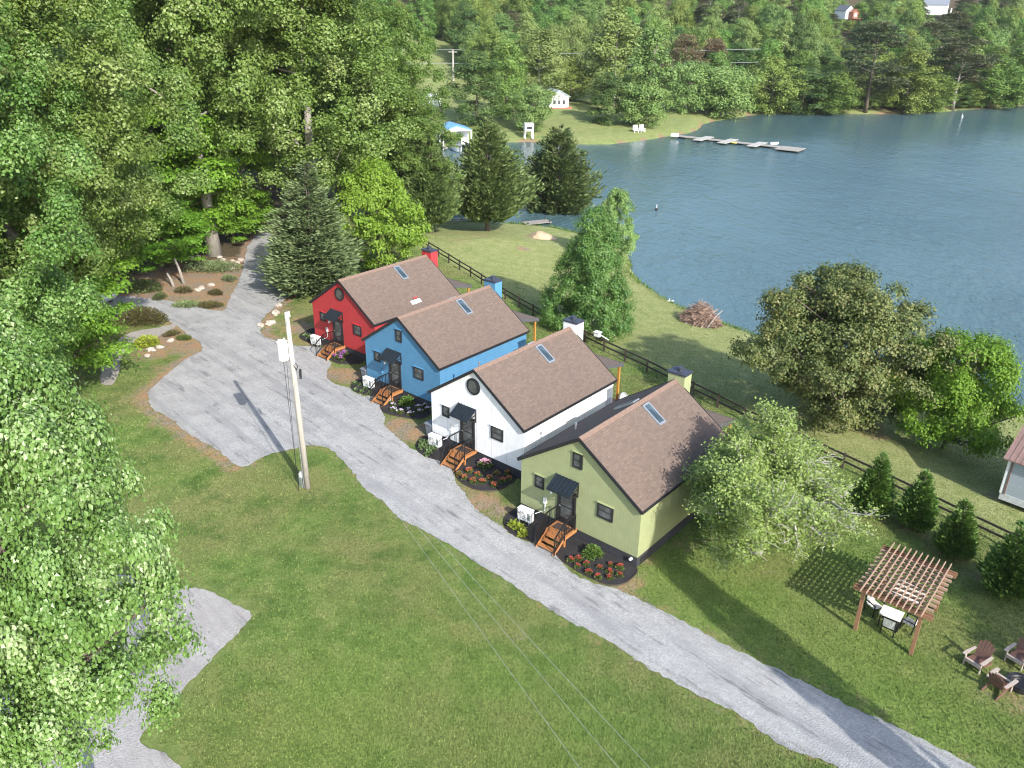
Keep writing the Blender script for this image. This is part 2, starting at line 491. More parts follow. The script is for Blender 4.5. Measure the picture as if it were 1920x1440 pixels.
dirt = np.where(inroad, .4, np.where(P2[:, 0] + P2[:, 1] * .12 < -11, 1.05, .42) * np.exp(-(droad / .85) ** 2))
dirt = np.maximum(dirt, np.where(inpad, 0, .35 * np.exp(-(dpad / .45) ** 2)))
dirt = np.maximum(dirt, blobs([(330, 640, 3.2, .85), (290, 660, 2.6, .8), (360, 650, 2.2, 1.1), (300, 640, 3.2, .9), (345, 615, 2.5, .9), (390, 660, 2.2, .8), (300, 690, 2.5, .5), (265, 745, 2, .6), (310, 790, 1.7, .7), (345, 815, 1.6, .6),
                               (300, 545, 6, .95), (360, 540, 6, 1), (400, 520, 6, .95), (430, 500, 5, .8), (330, 520, 6, .9), (410, 560, 4, .9),
                               (530, 610, 2.5, .55), (560, 600, 2.5, .6), (545, 640, 2, .55), (520, 580, 2.5, .6), (585, 640, 1.5, .7),
                               (650, 705, 1.7, 1.0), (630, 700, 1.5, 1.0), (745, 800, 1.7, .95), (770, 815, 1.5, 1.0), (800, 800, 1.3, .8), (905, 940, 1.2, 1.0), (940, 958, 1.0, .9), (560, 615, 2.4, .8), (590, 640, 1.5, .9), (890, 935, 1.2, .75), (920, 945, 1.1, .75), (870, 915, .9, .7), (935, 960, .8, .7),
                               (1170, 1100, .9, .85), (1190, 1090, .8, .8), (1215, 1050, .8, .6), (1280, 1020, 1.2, .5), (980, 1190, .5, .8), (1210, 1135, .7, .5), (560, 785, .6, .3),
                               (1340, 1010, 1.5, .45), (1430, 1060, 1.6, .35), (1830, 1215, 1.2, .4), (1900, 1310, 1.4, .55), (1840, 1300, .8, .5), (1630, 1290, .5, .5), (1560, 1330, .5, .3),
                               (1600, 790, 2.8, .8), (1640, 815, 2, .6), (1560, 780, 2.5, .6), (1860, 930, 1.0, .6), (1640, 960, 1.2, .6), (1700, 985, 1.3, .6), (1760, 1030, 1.3, .5), (1740, 1010, 1.2, .5), (1830, 1080, 1.3, .5),
                               (1010, 445, 2.2, .95), (980, 466, 1.2, .9), (860, 450, 3, .5), (900, 440, 3, .5), (820, 440, 3, .4),
                               (600, 1000, .5, .2), (480, 1000, .7, .2), (1290, 1290, .6, .3)]))
shorem = np.exp(-(dlake / 1.1) ** 2) * np.where(P2[:, 1] > 130, 1, .5)
wood_ = sstep(2, -3, P2[:, 0] + 14 + (P2[:, 1] - 60) * .2) * sstep(77, 86, P2[:, 1])
wood_ = np.maximum(wood_, sstep(-33, -40, P2[:, 0]) * sstep(30, 50, P2[:, 1]))
wood_ = np.maximum(wood_, np.where(P2[:, 1] > 150, sstep(38, 60, dlake), 0) * np.where(P2[:, 0] < 40, np.where((P2[:, 0] > -50) & (P2[:, 1] < 330), 0, 1), 1))
wood_ = np.maximum(wood_, np.where((P2[:, 1] > 150) & (P2[:, 0] > 62), sstep(2, 5, dlake), 0))
wood_ = wood_ * (1 - np.minimum(1, 1.6 * blobs([(1872, 46, 26, 1), (1800, 40, 14, .8)])))
wood_ = np.maximum(wood_, blobs([(380, 500, 6, .7), (460, 470, 3, .7), (250, 560, 3, .6)]))
pale = sstep(8, 16, dlake * 0 + P2[:, 1] * .72 - P2[:, 0] * .62 - 14) * 0
# lawn beyond the fence: mown shorter, grazing sun put into its paler colour
fa, fb = W(800, 478)[:2], W(1874, 1020)[:2]
fd = (fb - fa) / np.linalg.norm(fb - fa); fn = np.array([-fd[1], fd[0]])
side = (P2 - fa) @ fn
pale = np.maximum(sstep(-1.5, 3, side), 0) * np.where(P2[:, 1] > 150, .6, 1)
lush = blobs([(1420, 1130, 4, .8), (1250, 1090, 3, .8), (1620, 1230, 4, .9), (1800, 1300, 4, .6), (1500, 1150, 4, .6), (1500, 1250, 6, .9), (560, 1400, 5, .8), (760, 1250, 4, .5), (900, 1280, 4, .6), (1350, 1150, 4, .7), (1700, 1330, 6, .9), (1300, 1100, 3, .7), (1550, 1050, 5, .5), (640, 1350, 5, .8), (900, 1400, 5, .6), (1250, 1060, 3, .6), (1000, 1440, 5, .7)])


def ground_mat():
    m, nt, b = new_mat('lawn')
    big = noise(nt, .16, 4); mid = noise(nt, .9, 5, rough=.65); fine = noise(nt, 7, 5, rough=.7); vf = noise(nt, 26, 3, rough=.8)
    g = ramp(nt, mid, [(.28, (.078, .145, .03)), (.5, (.145, .215, .054)), (.74, (.25, .275, .1))])
    g = mixc(nt, ramp(nt, big, [(.42, 0), (.6, .7)]), g, (.235, .215, .09))
    b2 = noise(nt, .42, 5, rough=.7)
    g = mixc(nt, ramp(nt, b2, [(.34, .8), (.52, 0)]), g, (.058, .118, .024))
    g = mixc(nt, math_(nt, 'MULTIPLY', attr(nt, 'lush'), .8), g, mixc(nt, mid, (.115, .2, .032), (.235, .3, .075)))
    pl = ramp(nt, mid, [(.3, (.25, .285, .1)), (.7, (.39, .39, .18))])
    g = mixc(nt, math_(nt, 'MULTIPLY', attr(nt, 'pale'), .85), g, pl)
    g = mixc(nt, ramp(nt, fine, [(.35, .5), (.6, 0)]), g, (.05, .08, .015))
    g = mixc(nt, ramp(nt, vf, [(.5, 0), (.8, .4)]), g, (.2, .23, .075))
    n2 = noise(nt, 1.7, 5, rough=.7)
    wd = ramp(nt, fine, [(.3, (.04, .032, .02)), (.6, (.1, .072, .045)), (.85, (.17, .125, .085))])
    wf = math_(nt, 'ADD', attr(nt, 'woods'), math_(nt, 'MULTIPLY', math_(nt, 'SUBTRACT', n2, .5), .7))
    c = mixc(nt, ramp(nt, wf, [(.3, 0), (.6, .95)]), g, wd)
    bl = attr(nt, 'blade')
    c = mixc(nt, math_(nt, 'MULTIPLY', math_(nt, 'LESS_THAN', bl, .28), math_(nt, 'GREATER_THAN', bl, .001)), c, mixc(nt, .55, c, (.02, .045, .008)))
    c = mixc(nt, math_(nt, 'MULTIPLY', math_(nt, 'GREATER_THAN', bl, .74), .5), c, (.25, .31, .09))
    d = ramp(nt, fine, [(.25, (.19, .105, .055)), (.5, (.33, .195, .11)), (.8, (.45, .32, .21))])
    d = mixc(nt, ramp(nt, noise(nt, .75, 5, rough=.7), [(.42, 0), (.6, .8)]), d, ramp(nt, fine, [(.3, (.12, .095, .07)), (.7, (.33, .29, .25))]))
    df = math_(nt, 'ADD', attr(nt, 'dirt'), math_(nt, 'MULTIPLY', math_(nt, 'SUBTRACT', n2, .5), 1.2))
    c = mixc(nt, ramp(nt, df, [(.34, 0), (.7, .92)]), c, d)
    sf = math_(nt, 'ADD', attr(nt, 'bank'), math_(nt, 'MULTIPLY', math_(nt, 'SUBTRACT', n2, .5), .6))
    c = mixc(nt, ramp(nt, sf, [(.45, 0), (.8, .9)]), c, mixc(nt, fine, (.2, .11, .06), (.34, .24, .15)))
    nt.links.new(c, b.inputs['Base Color']); b.inputs['Roughness'].default_value = .95
    b.inputs['Specular IOR Level'].default_value = .15
    h = math_(nt, 'ADD', math_(nt, 'MULTIPLY', fine, .6), math_(nt, 'MULTIPLY', vf, .6))
    bump(nt, b, h, .6, .06)
    return m


me = fast_mesh('lawn', np.column_stack([P2, HZ]), FQ, ground_mat(), smooth=True)
for n_, v_ in (('dirt', dirt), ('bank', shorem), ('woods', wood_), ('pale', pale), ('lush', lush)):
    a_ = me.attributes.new(n_, 'FLOAT', 'POINT'); a_.data.foreach_set('value', v_.astype(np.float32))
tag(link(bpy.data.objects.new('ground', me)), 'sloping lawn and wooded ground around the lake', 'ground', kind='structure')


# mown grass: single blades over the lawn this side of the lake
def grass_blades(n, rg):
    U = rg.random((n, 2))
    y = 20 + 80 * U[:, 0] ** 1.35; x = (U[:, 1] * 2 - 1) * (y * .70 + 5)
    q = np.stack([x, y], 1)
    ix = np.clip(np.searchsorted(gx, x) - 1, 0, nx - 1); iy = np.clip(np.searchsorted(gy, y) - 1, 0, ny - 1)
    k = iy * nx + ix
    ok = ~(inroad[k] | inpad[k]) & ~inlake[k] & (wood_[k] < .3) & (rg.random(n) > dirt[k] * 1.15) & (dlake[k] > .6)
    nr = np.where((droad[k] < 1.3) & ~inpad[k] & (wood_[k] < .3))[0]
    de, ie = seg_dist(q[nr], ROAD)
    ok[nr] = (~ie & (rg.random(len(nr)) > dirt[k[nr]] * .9)) | (ie & (de < .35) & (rg.random(len(nr)) < .4))
    for h in HOUSES_XY:
        lx = (x - h[0]) * math.cos(HYAW) + (y - h[1]) * math.sin(HYAW); ly = -(x - h[0]) * math.sin(HYAW) + (y - h[1]) * math.cos(HYAW)
        ok &= ~((np.abs(lx) < 3.8) & (ly > 0) & (ly < 9.3))
    for A in list(BEDW.values()):
        c = A.mean(0); m = ok & (np.abs(q - c).max(1) < 4)
        if m.any():
            _, ins = seg_dist(q[m], A); t = ok[m]; t[ins] = False; ok[m] = t
    q, k = q[ok], k[ok]; n = len(q)
    z = terr(q)
    a = rg.uniform(0, 6.28, n); w = rg.uniform(.012, .028, n) * (.7 + q[:, 1] / 60); hgt = rg.uniform(.035, .085, n) * np.where(pale[k] > .5, .6, 1)
    d = np.stack([np.cos(a), np.sin(a)], 1); l = rg.uniform(.3, 1.1, n) * hgt; b = a + 1.57 + rg.normal(0, .5, n)
    V = np.zeros((n, 3, 3))
    V[:, 0, :2] = q - d * w[:, None]; V[:, 1, :2] = q + d * w[:, None]
    V[:, 2, :2] = q + np.stack([np.cos(b), np.sin(b)], 1) * l[:, None]
    V[:, :2, 2] = (z - .005)[:, None]; V[:, 2, 2] = z + hgt
    me = fast_mesh('grass', V.reshape(-1, 3), np.arange(n * 3).reshape(-1, 3), bpy.data.materials['lawn'])
    for nm, v in (('dirt', dirt * .5), ('pale', pale), ('lush', lush), ('blade', None)):
        at_ = me.attributes.new(nm, 'FLOAT', 'FACE'); at_.data.foreach_set('value', (rg.uniform(.01, 1, n) if v is None else v[k]).astype(np.float32))
    return tag(link(bpy.data.objects.new('grass', me)), 'short mown grass of the lawns around the cottages', 'grass', kind='stuff')


HYAW = R(-40.14); HOUSES_XY = [(3.3563, 36.2505), (-2.2536, 44.408), (-7.8149, 52.951), (-13.384, 60.918)]
grass_blades(900000, np.random.default_rng(17))


# water
def water_mat():
    m, nt, b = new_mat('lake_water')
    big = noise(nt, .012, 3)
    nt.links.new(ramp(nt, big, [(.35, (.056, .108, .122)), (.65, (.084, .146, .162))]), b.inputs['Base Color'])
    b.inputs['Roughness'].default_value = .2
    b.inputs['IOR'].default_value = 1.33
    g = nt.nodes.new('ShaderNodeNewGeometry')
    mp = nt.nodes.new('ShaderNodeMapping'); mp.inputs['Rotation'].default_value = (0, 0, R(35)); mp.inputs['Scale'].default_value = (1, .45, 1)
    nt.links.new(g.outputs['Position'], mp.inputs[0])
    h = math_(nt, 'ADD', noise(nt, 1.5, 4, mp.outputs[0], .6), math_(nt, 'MULTIPLY', noise(nt, .3, 3, mp.outputs[0]), 1.2))
    bn = nd(nt, 'ShaderNodeBump', i_Distance=.4); nt.links.new(h, bn.inputs['Height']); nt.links.new(bn.outputs[0], b.inputs['Normal'])
    sy = nt.nodes.new('ShaderNodeSeparateXYZ'); nt.links.new(g.outputs['Position'], sy.inputs[0])
    lee = nd(nt, 'ShaderNodeMapRange'); nt.links.new(math_(nt, 'SUBTRACT', sy.outputs[1], math_(nt, 'MULTIPLY', sy.outputs[0], .35)), lee.inputs[0])
    lee.inputs[1].default_value = 145; lee.inputs[2].default_value = 200; lee.inputs[3].default_value = 0; lee.inputs[4].default_value = .3
    wind = math_(nt, 'SUBTRACT', noise(nt, .018, 3, mp.outputs[0]), lee.outputs[0])
    nt.links.new(ramp(nt, wind, [(.35, .35), (.6, .95)]), bn.inputs['Strength']); nt.links.new(ramp(nt, wind, [(.35, .1), (.6, .22)]), b.inputs['Roughness'])
    return m


mb = MB(); mb.add([(-60, 40, WATER), (715, -55, WATER), (715, 360, WATER), (-60, 360, WATER)], [(0, 1, 2, 3)])
tag(mb.build('water', water_mat()), 'blue green lake with small ripples behind the cottages', 'lake', kind='structure')


# gravel sheets: outline roughened, filled with a fine grid so they lie on the ground
def rough_outline(A, step=.35, amp=.13, seed=0):
    """resample an outline, then push it in and out with smooth and fine noise"""
    rg = np.random.default_rng(seed); out = []
    n = len(A)
    for i in range(n):
        p0, p1, p2, p3 = A[i - 1], A[i], A[(i + 1) % n], A[(i + 2) % n]
        k = max(1, int(np.linalg.norm(p2 - p1) / step))
        for j in range(k):
            t = j / k
            lin = p1 + (p2 - p1) * t
            q = .5 * ((2 * p1) + (-p0 + p2) * t + (2 * p0 - 5 * p1 + 4 * p2 - p3) * t * t + (-p0 + 3 * p1 - 3 * p2 + p3) * t ** 3)
            out.append(lin + np.clip(q - lin, -.35, .35))
    out = np.array(out)
    for _ in range(2): out = (np.roll(out, 1, 0) + out * 2 + np.roll(out, -1, 0)) / 4
    tg = unit(np.roll(out, -1, 0) - np.roll(out, 1, 0)); nm = np.stack([-tg[:, 1], tg[:, 0]], 1)
    w = rg.normal(0, 1, len(out))
    lo = np.convolve(np.concatenate([w, w[:20]]), np.ones(9) / 3, 'same')[:len(out)]
    return list(out + nm * (lo * amp * .7 + rg.normal(0, amp * .35, len(out)))[:, None])


def sheet(name, A, mat, lift, label, cat, amp=.1, step=.22, kind='structure'):
    o2 = rough_outline(A, step, amp)
    z = terr(np.array(o2)) + lift
    mb = MB(); mb.add([(p[0], p[1], zz) for p, zz in zip(o2, z)], [tuple(range(len(o2)))])
    o = mb.build(name, mat)
    import bmesh
    bm = bmesh.new(); bm.from_mesh(o.data)
    bmesh.ops.triangulate(bm, faces=bm.faces[:], ngon_method='EAR_CLIP')
    bm.normal_update()
    for f in bm.faces:
        if f.normal.z < 0: f.normal_flip()
    bm.to_mesh(o.data); bm.free()
    return tag(o, label, cat, kind=kind)


def gravel_mat(name='grey_gravel', warm=0.0):
    m, nt, b = new_mat(name)
    vor = nd(nt, 'ShaderNodeTexVoronoi', i_Scale=17.0)
    g = nt.nodes.new('ShaderNodeNewGeometry'); nt.links.new(g.outputs['Position'], vor.inputs['Vector'])
    fine = noise(nt, 32, 3, rough=.8)
    sep = nt.nodes.new('ShaderNodeSeparateColor'); nt.links.new(vor.outputs['Color'], sep.inputs[0])
    c = ramp(nt, sep.outputs[0], [(0, (.33, .325, .318)), (.5, (.4, .392, .38)), (1, (.49, .478, .462))])
    mid = noise(nt, .55, 6, rough=.7); n3 = noise(nt, 3.5, 5, rough=.75)
    c = mixc(nt, ramp(nt, mid, [(.42, 0), (.7, .6)]), c, (.24, .235, .232))
    c = mixc(nt, ramp(nt, n3, [(.57, 0), (.7, .45)]), c, (.2, .195, .192))
    big = noise(nt, .12, 3)
    c = mixc(nt, ramp(nt, big, [(.5, 0), (.75, .35)]), c, (.4, .38, .35))
    mr = nt.nodes.new('ShaderNodeMapping'); mr.inputs['Rotation'].default_value = (0, 0, R(47)); nt.links.new(g.outputs['Position'], mr.inputs[0])
    mp = nt.nodes.new('ShaderNodeMapping'); mp.inputs['Scale'].default_value = (.1, 1.0, 1)
    nt.links.new(mr.outputs[0], mp.inputs[0])
    tr = noise(nt, .9, 5, mp.outputs[0], .65)
    c = mixc(nt, ramp(nt, tr, [(.48, 0), (.64, .5)]), c, (.21, .21, .216))
    ln = math_(nt, 'MULTIPLY', ramp(nt, noise(nt, 2.2, 4, mp.outputs[0], .75), [(.55, 0), (.63, 1)]), ramp(nt, mid, [(.4, 0), (.58, .75)]))
    c = mixc(nt, ln, c, (.13, .13, .13))
    c = mixc(nt, ramp(nt, fine, [(.3, .35), (.6, 0)]), c, (.16, .165, .175))
    if warm: c = mixc(nt, warm, c, (.36, .27, .2))
    nt.links.new(c, b.inputs['Base Color']); b.inputs['Roughness'].default_value = .95
    bump(nt, b, math_(nt, 'ADD', vor.outputs['Distance'], fine), .7, .03)
    return m


M['gravel'] = gravel_mat()
sheet('gravel_road', ROAD, M['gravel'], .03, 'long grey gravel driveway past the four cottages', 'driveway')
sheet('gravel_pad', PAD, gravel_mat('pad_gravel', .18), .03, 'pale gravel parking pad under the near tree', 'gravel pad', .08)
wk = outline([(330, 607), (318, 622), (290, 636), (262, 640), (240, 655), (222, 680), (215, 720), (190, 720), (200, 660), (240, 625), (290, 617)], 0.0)
sheet('gravel_path', wk, gravel_mat('path_gravel', .35), .034, 'narrow gravel path between the hedge and the yellow shrub', 'path', .1)

# dark tyre tracks are wear in the gravel: slim darker sheets
# ------------------------------------------------------------------ leaves and trees
def leaf_geo(P, T, N, L, Wd, tint, fold=.25):
    """diamond leaves: base P, along T (unit), normal N, length L, half width Wd"""
    B = np.cross(T, N); B /= np.linalg.norm(B, axis=1)[:, None] + 1e-9
    N = np.cross(B, T)
    L = L[:, None]; Wd = Wd[:, None]
    mid = P + T * L * .45
    V = np.stack([P, mid + B * Wd + N * Wd * fold, P + T * L, mid - B * Wd + N * Wd * fold], 1).reshape(-1, 3)
    k = np.arange(len(P))[:, None] * 4
    Fc = np.concatenate([k + np.array([[0, 1, 2]]), k + np.array([[0, 2, 3]])], 1).reshape(-1, 3)
    return V, Fc, np.repeat(tint, 2)




def trunk_mesh(name, H, r0, limbs, mat, rg, bend=.25, n=8, nl=5):
    mb = MB()
    k = 7; off = np.cumsum(rg.normal(0, bend, (k, 2)), 0) * np.linspace(0, 1, k)[:, None] * .5
    zs = np.linspace(-.3, H, k)
    pts = [(off[i, 0], off[i, 1], zs[i]) for i in range(k)]
    rr = [r0 * (1.35 if i == 0 else 1) * (1 - .88 * i / (k - 1)) for i in range(k)]
    mb.tube(pts, rr, n)
    for c in limbs:
        c = np.array(c, float)
        hz = np.hypot(c[0], c[1])
        z0 = max(H * .12, min(c[2] - hz * rg.uniform(.35, .8), H * .9))
        i = np.clip(np.searchsorted(zs, z0) - 1, 0, k - 2); t = (z0 - zs[i]) / (zs[i + 1] - zs[i])
        a = np.array(pts[i]) * (1 - t) + np.array(pts[i + 1]) * t
        m = a * .5 + c * .5 + np.array([0, 0, -hz * .06]) + rg.normal(0, .06 * hz + .01, 3)
        rl = max(.025, min(r0 * .45, .016 * np.linalg.norm(c - a) + .02))
        mb.tube([a, m, c], [rl, rl * .7, rl * .25], nl, False)
    me = bpy.data.meshes.new(name); me.from_pydata(mb.v, [], mb.f); me.materials.append(mat)
    me.polygons.foreach_set('use_smooth', [True] * len(mb.f)); me.update()
    return me


def broad(seed, H, Rc, base, ncl, nleaf, leafL, leafm, bark, shape='ovoid', r0=None, flat=.7, rcl=(.15, .27), inner=.3, up=.45, lean=None, nlimb=26, aspect=.36, lobes=.2):
    rg = np.random.default_rng(seed)
    c0 = H * base; ch = H - c0
    u = rg.beta(1.5, 1.3, ncl) if shape != 'cone' else rg.beta(1.0, 1.7, ncl)
    if shape == 'ovoid': pr = np.sin(np.pi * (u ** .8 * .88 + .1)) ** .75
    elif shape == 'round': pr = np.sqrt(np.clip(1 - (2 * u - 1) ** 2 * .92, 0, 1))
    elif shape == 'column': pr = np.sin(np.pi * (u ** .7 * .86 + .12)) ** .5
    elif shape == 'cone': pr = np.clip(1.05 - u, .06, 1) ** .75
    elif shape == 'spread': pr = np.where(u < .55, .75 + .25 * u / .55, np.sqrt(np.clip(1 - ((u - .55) / .47) ** 2, .02, 1)))
    th = rg.uniform(0, 2 * np.pi, ncl)
    ph = rg.uniform(0, 6.28, 3)
    lob = 1 + lobes * np.sin(3 * th + ph[0] + 2 * u) + lobes * .7 * np.sin(5 * th - 5 * u + ph[1]) + lobes * .5 * np.sin(9 * u + ph[2])
    rho = np.where(rg.random(ncl) < inner, rg.uniform(.15, .7, ncl), rg.uniform(.74, 1.0, ncl))
    rad = Rc * pr * lob * rho
    C = np.stack([rad * np.cos(th), rad * np.sin(th), c0 + u * ch], 1)
    if lean is not None: C[:, :2] += np.outer(u, lean)
    rc = Rc * rg.uniform(*rcl, ncl)
    C[:, 2] = np.minimum(C[:, 2], H - rc * flat * .6)
    w = rc ** 2; cnt = np.maximum(3, (nleaf * w / w.sum()).astype(int))
    idx = np.repeat(np.arange(ncl), cnt); n = len(idx)
    v = unit(rg.normal(0, 1, (n, 3))); v[:, 2] = np.where(v[:, 2] < -.6, -v[:, 2], v[:, 2])
    out = unit(np.stack([C[:, 0], C[:, 1], (C[:, 2] - (c0 + ch * .4)) * .6], 1))[idx]
    rr = np.clip(rg.normal(.82, .3, n), .1, 1.6)
    # ragged small lobes on the clump surface
    rr *= 1 + .3 * np.sin(v[:, 0] * 5 + idx * 1.7) * np.sin(v[:, 1] * 5 + idx)
    P = C[idx] + v * (rr * rc[idx])[:, None] * np.array([1, 1, flat])
    N = unit(v * 1.0 + out * .35 + np.array([0, 0, up * .6]) + rg.normal(0, .45, (n, 3)))
    T = unit(np.cross(N, rg.normal(0, 1, (n, 3)))); T[:, 2] -= .15; T = unit(T)
    tint = np.clip(.5 + rg.normal(0, .16, ncl)[idx] + rg.normal(0, .2, n), 0, 1)
    L = leafL * rg.uniform(.65, 1.3, n)
    V, Fc, tt = leaf_geo(P, T, N, L, L * aspect, tint)
    me = fast_mesh('crown', V, Fc, leafm, tt)
    order = rg.permutation(ncl)[:nlimb]
    tm = trunk_mesh('trunk', c0 + ch * .8, r0 or H * .018, C[order] - np.array([0, 0, .1]), bark, rg)
    return me, tm


def conifer(seed, H, Rc, base, nbr, per, L, leafm, bark, rise=.35, power=.85, r0=None, flatten=1.0, asp=.16, tiers=0, bump_=.12):
    rg = np.random.default_rng(seed)
    c0 = H * base; ch = H - c0
    u = 1 - np.sqrt(rg.uniform(0.0004, 1, nbr))            # more branches low down
    if tiers: u = np.clip((np.round(u * tiers) + rg.normal(0, .16, nbr)) / tiers, 0, .99)
    th = rg.uniform(0, 2 * np.pi, nbr); ph = rg.uniform(0, 6.28, 2)
    prof = (1 - u) ** power * np.where(u < .12, .72 + u * 2.3, 1)
    rad = Rc * prof * (1 + bump_ * np.sin(4 * th + ph[0] + 7 * u) + bump_ * np.sin(7 * th - 9 * u + ph[1])) * rg.uniform(.85, 1.08, nbr) + .12
    d = np.stack([np.cos(th), np.sin(th), np.full(nbr, rise)], 1)
    idx = np.repeat(np.arange(nbr), per); n = len(idx)
    t = rg.uniform(.3, 1.0, n) ** .7
    P = np.stack([np.zeros(n), np.zeros(n), c0 + u[idx] * ch * .97], 1) + d[idx] * (t * rad[idx])[:, None]
    P += rg.normal(0, 1, (n, 3)) * (.05 + .07 * rad[idx])[:, None] * np.array([1, 1, .55])
    P[:, 2] = np.minimum(P[:, 2], H)
    sidev = np.stack([-d[:, 1], d[:, 0], np.zeros(nbr)], 1)[idx]
    T = unit(d[idx] + sidev * rg.normal(0, .55, n)[:, None] + np.array([0, 0, 1]) * rg.normal(.05 + rise * .5, .28, n)[:, None])
    N = unit(np.array([0, 0, 1.0]) + .6 * d[idx] + rg.normal(0, .5, (n, 3)))
    LL = L * rg.uniform(.6, 1.25, n) * (1 - .45 * u[idx])
    tint = np.clip(.5 + rg.normal(0, .15, nbr)[idx] + rg.normal(0, .17, n) , 0, 1)
    V, Fc, tt = leaf_geo(P, T, N, LL, LL * asp, tint, .15)
    me = fast_mesh('crown', V, Fc, leafm, tt)
    lim = [(d[i, 0] * rad[i] * .8, d[i, 1] * rad[i] * .8, c0 + u[i] * ch + rise * rad[i] * .7) for i in rg.permutation(nbr)[:50]]
    tm = trunk_mesh('trunk', H * .93, r0 or H * .016, lim, bark, rg, bend=.08)
    return me, tm


def pine(seed, H, Rc, leafm, bark, base=.3):
    rg = np.random.default_rng(seed)
    nb = 46; u = rg.beta(1.2, 1.1, nb); th = rg.uniform(0, 6.28, nb)
    pr = np.sin(np.pi * np.clip(u * .8 + .2, 0, 1)) ** .6
    C = np.stack([Rc * pr * rg.uniform(.45, 1, nb) * np.cos(th), Rc * pr * rg.uniform(.45, 1, nb) * np.sin(th), H * base + u * H * (1 - base) * .96], 1)
    C = C[rg.permutation(nb)]
    per = 220; idx = np.repeat(np.arange(nb), per); n = len(idx)
    v = unit(rg.normal(0, 1, (n, 3)))
    rc = Rc * rg.uniform(.2, .38, nb)
    P = C[idx] + v * (rg.uniform(.2, 1, n) ** .5 * rc[idx])[:, None] * np.array([1, 1, .32])
    T = unit(v + np.array([0, 0, .5])); N = unit(np.array([0, 0, 1.]) + rg.normal(0, .6, (n, 3)))
    LL = rg.uniform(.5, 1.1, n) * .6
    tint = np.clip(.5 + rg.normal(0, .17, nb)[idx] + rg.normal(0, .2, n), 0, 1)
    V, Fc, tt = leaf_geo(P, T, N, LL, LL * .2, tint, .1)
    return fast_mesh('crown', V, Fc, leafm, tt), trunk_mesh('trunk', H * .95, H * .014, C[:34], bark, rg, .1)


def put_tree(name, protos, loc, label, cat='tree', group=None, s=1.0, sz=None, rz=None, sx=None):
    me, tm = protos
    o = thing(name, label, cat, loc, random.uniform(0, 6.28) if rz is None else rz, group)
    o.scale = (sx or s, sx or s, sz or s)
    for nm, m_ in (('trunk', tm), ('crown', me)):
        c = link(bpy.data.objects.new(nm, m_)); c.parent = o
    return o


def tree_px(name, protos, dims, base, top_py, wpx, label, Y=None, cat='tree', group=None, rz=None, xshift=0):
    """place a tree: base pixel on the ground (or px + a distance Y), top row and crown width in pixels fix its size"""
    H0, R0 = dims
    if Y is None: p = W(*base)
    else:
        q = at(base[0], base[1], Y); p = np.array([q[0], Y, gz(q[0], Y)])
    top = at(base[0], top_py, p[1]); H = top[2] - p[2]
    dist = math.hypot(math.hypot(p[0], p[1]), CZ - (p[2] + H * .5))
    rad = wpx / 2 * dist / F_PX
    return put_tree(name, protos, tuple(p), label, cat, group, sz=H / H0, sx=rad / R0, rz=rz)


# --- near and middle trees
protoA = broad(11, 17, 5, .29, 430, 190000, .125, M['near_leaf'], M['bark'], 'ovoid', .32, inner=.36, rcl=(.06, .15), aspect=.42, nlimb=14, lobes=.13, flat=1.0, up=.3)
T1 = broad(21, 22, 5.5, .16, 520, 150000, .17, M['wood_leaf'], M['bark_pale'], 'column', .38, rcl=(.06, .145), nlimb=8, lobes=.26, flat=1.05, up=.3, inner=.42)
T1b = broad(30, 22, 5.5, .3, 420, 110000, .18, M['wood_leaf'], M['bark_pale'], 'column', .4, rcl=(.07, .15), nlimb=14, lobes=.26, flat=1.05, up=.3, inner=.3)
T2 = broad(22, 22, 6, .14, 520, 150000, .17, M['wood_leaf'], M['bark'], 'ovoid', .36, rcl=(.06, .145), nlimb=8, lobes=.26, flat=1.05, up=.3, inner=.42)
TN = broad(29, 22, 5.5, .14, 560, 240000, .14, M['wood_leaf'], M['bark_pale'], 'ovoid', .36, rcl=(.055, .13), nlimb=8, lobes=.26, flat=1.05, up=.3, inner=.42)
T3 = broad(23, 20, 5.5, .12, 400, 90000, .18, M['oak_leaf'], M['bark'], 'round', .34, rcl=(.06, .14), nlimb=12, lobes=.3, flat=.85, up=.3, inner=.4)
T4 = broad(24, 9, 4, .16, 150, 36000, .2, M['bright_leaf'], M['bark'], 'spread', .16, flat=.3, rcl=(.13, .26), up=.9, nlimb=30)
T5 = broad(25, 9, 3.8, .1, 150, 36000, .21, M['lime_leaf'], M['bark'], 'ovoid', .18, rcl=(.12, .23))
T6 = broad(26, 13, 4.6, .05, 380, 80000, .18, M['pear_leaf'], M['bark'], 'cone', .25, rcl=(.08, .17), nlimb=20, lobes=.2, flat=.95)
T7 = broad(27, 11, 6, .02, 440, 95000, .19, M['magnolia_leaf'], M['bark'], 'round', .3, rcl=(.08, .16), nlimb=60, lobes=.22, inner=.35, lean=(-2.4, .3))
T8 = broad(28, 8, 4.6, .08, 190, 52000, .19, M['bright_leaf'], M['bark'], 'round', .2, rcl=(.12, .22), up=.6)
T9 = broad(35, 9, 3, .06, 160, 26000, .2, M['far_pale'], M['bark_pale'], 'ovoid', .15, rcl=(.1, .2), nlimb=10, flat=1.0)
CH = conifer(31, 13, 4, .02, 900, 34, .62, M['hemlock_leaf'], M['bark'], rise=.22, asp=.16, power=.75, bump_=.2)
CC = conifer(32, 13, 4, .04, 800, 34, .6, M['cedar_leaf'], M['bark'], rise=.6, asp=.2, power=.78, bump_=.22)
CD = conifer(33, 13, 4, .04, 800, 34, .6, M['dark_cedar'], M['bark'], rise=.55, asp=.2, power=.7, bump_=.24)
CA = conifer(34, 3, .8, .0, 460, 30, .18, M['arborvitae_leaf'], M['bark'], rise=.5, asp=.3, power=1.0, bump_=.16)

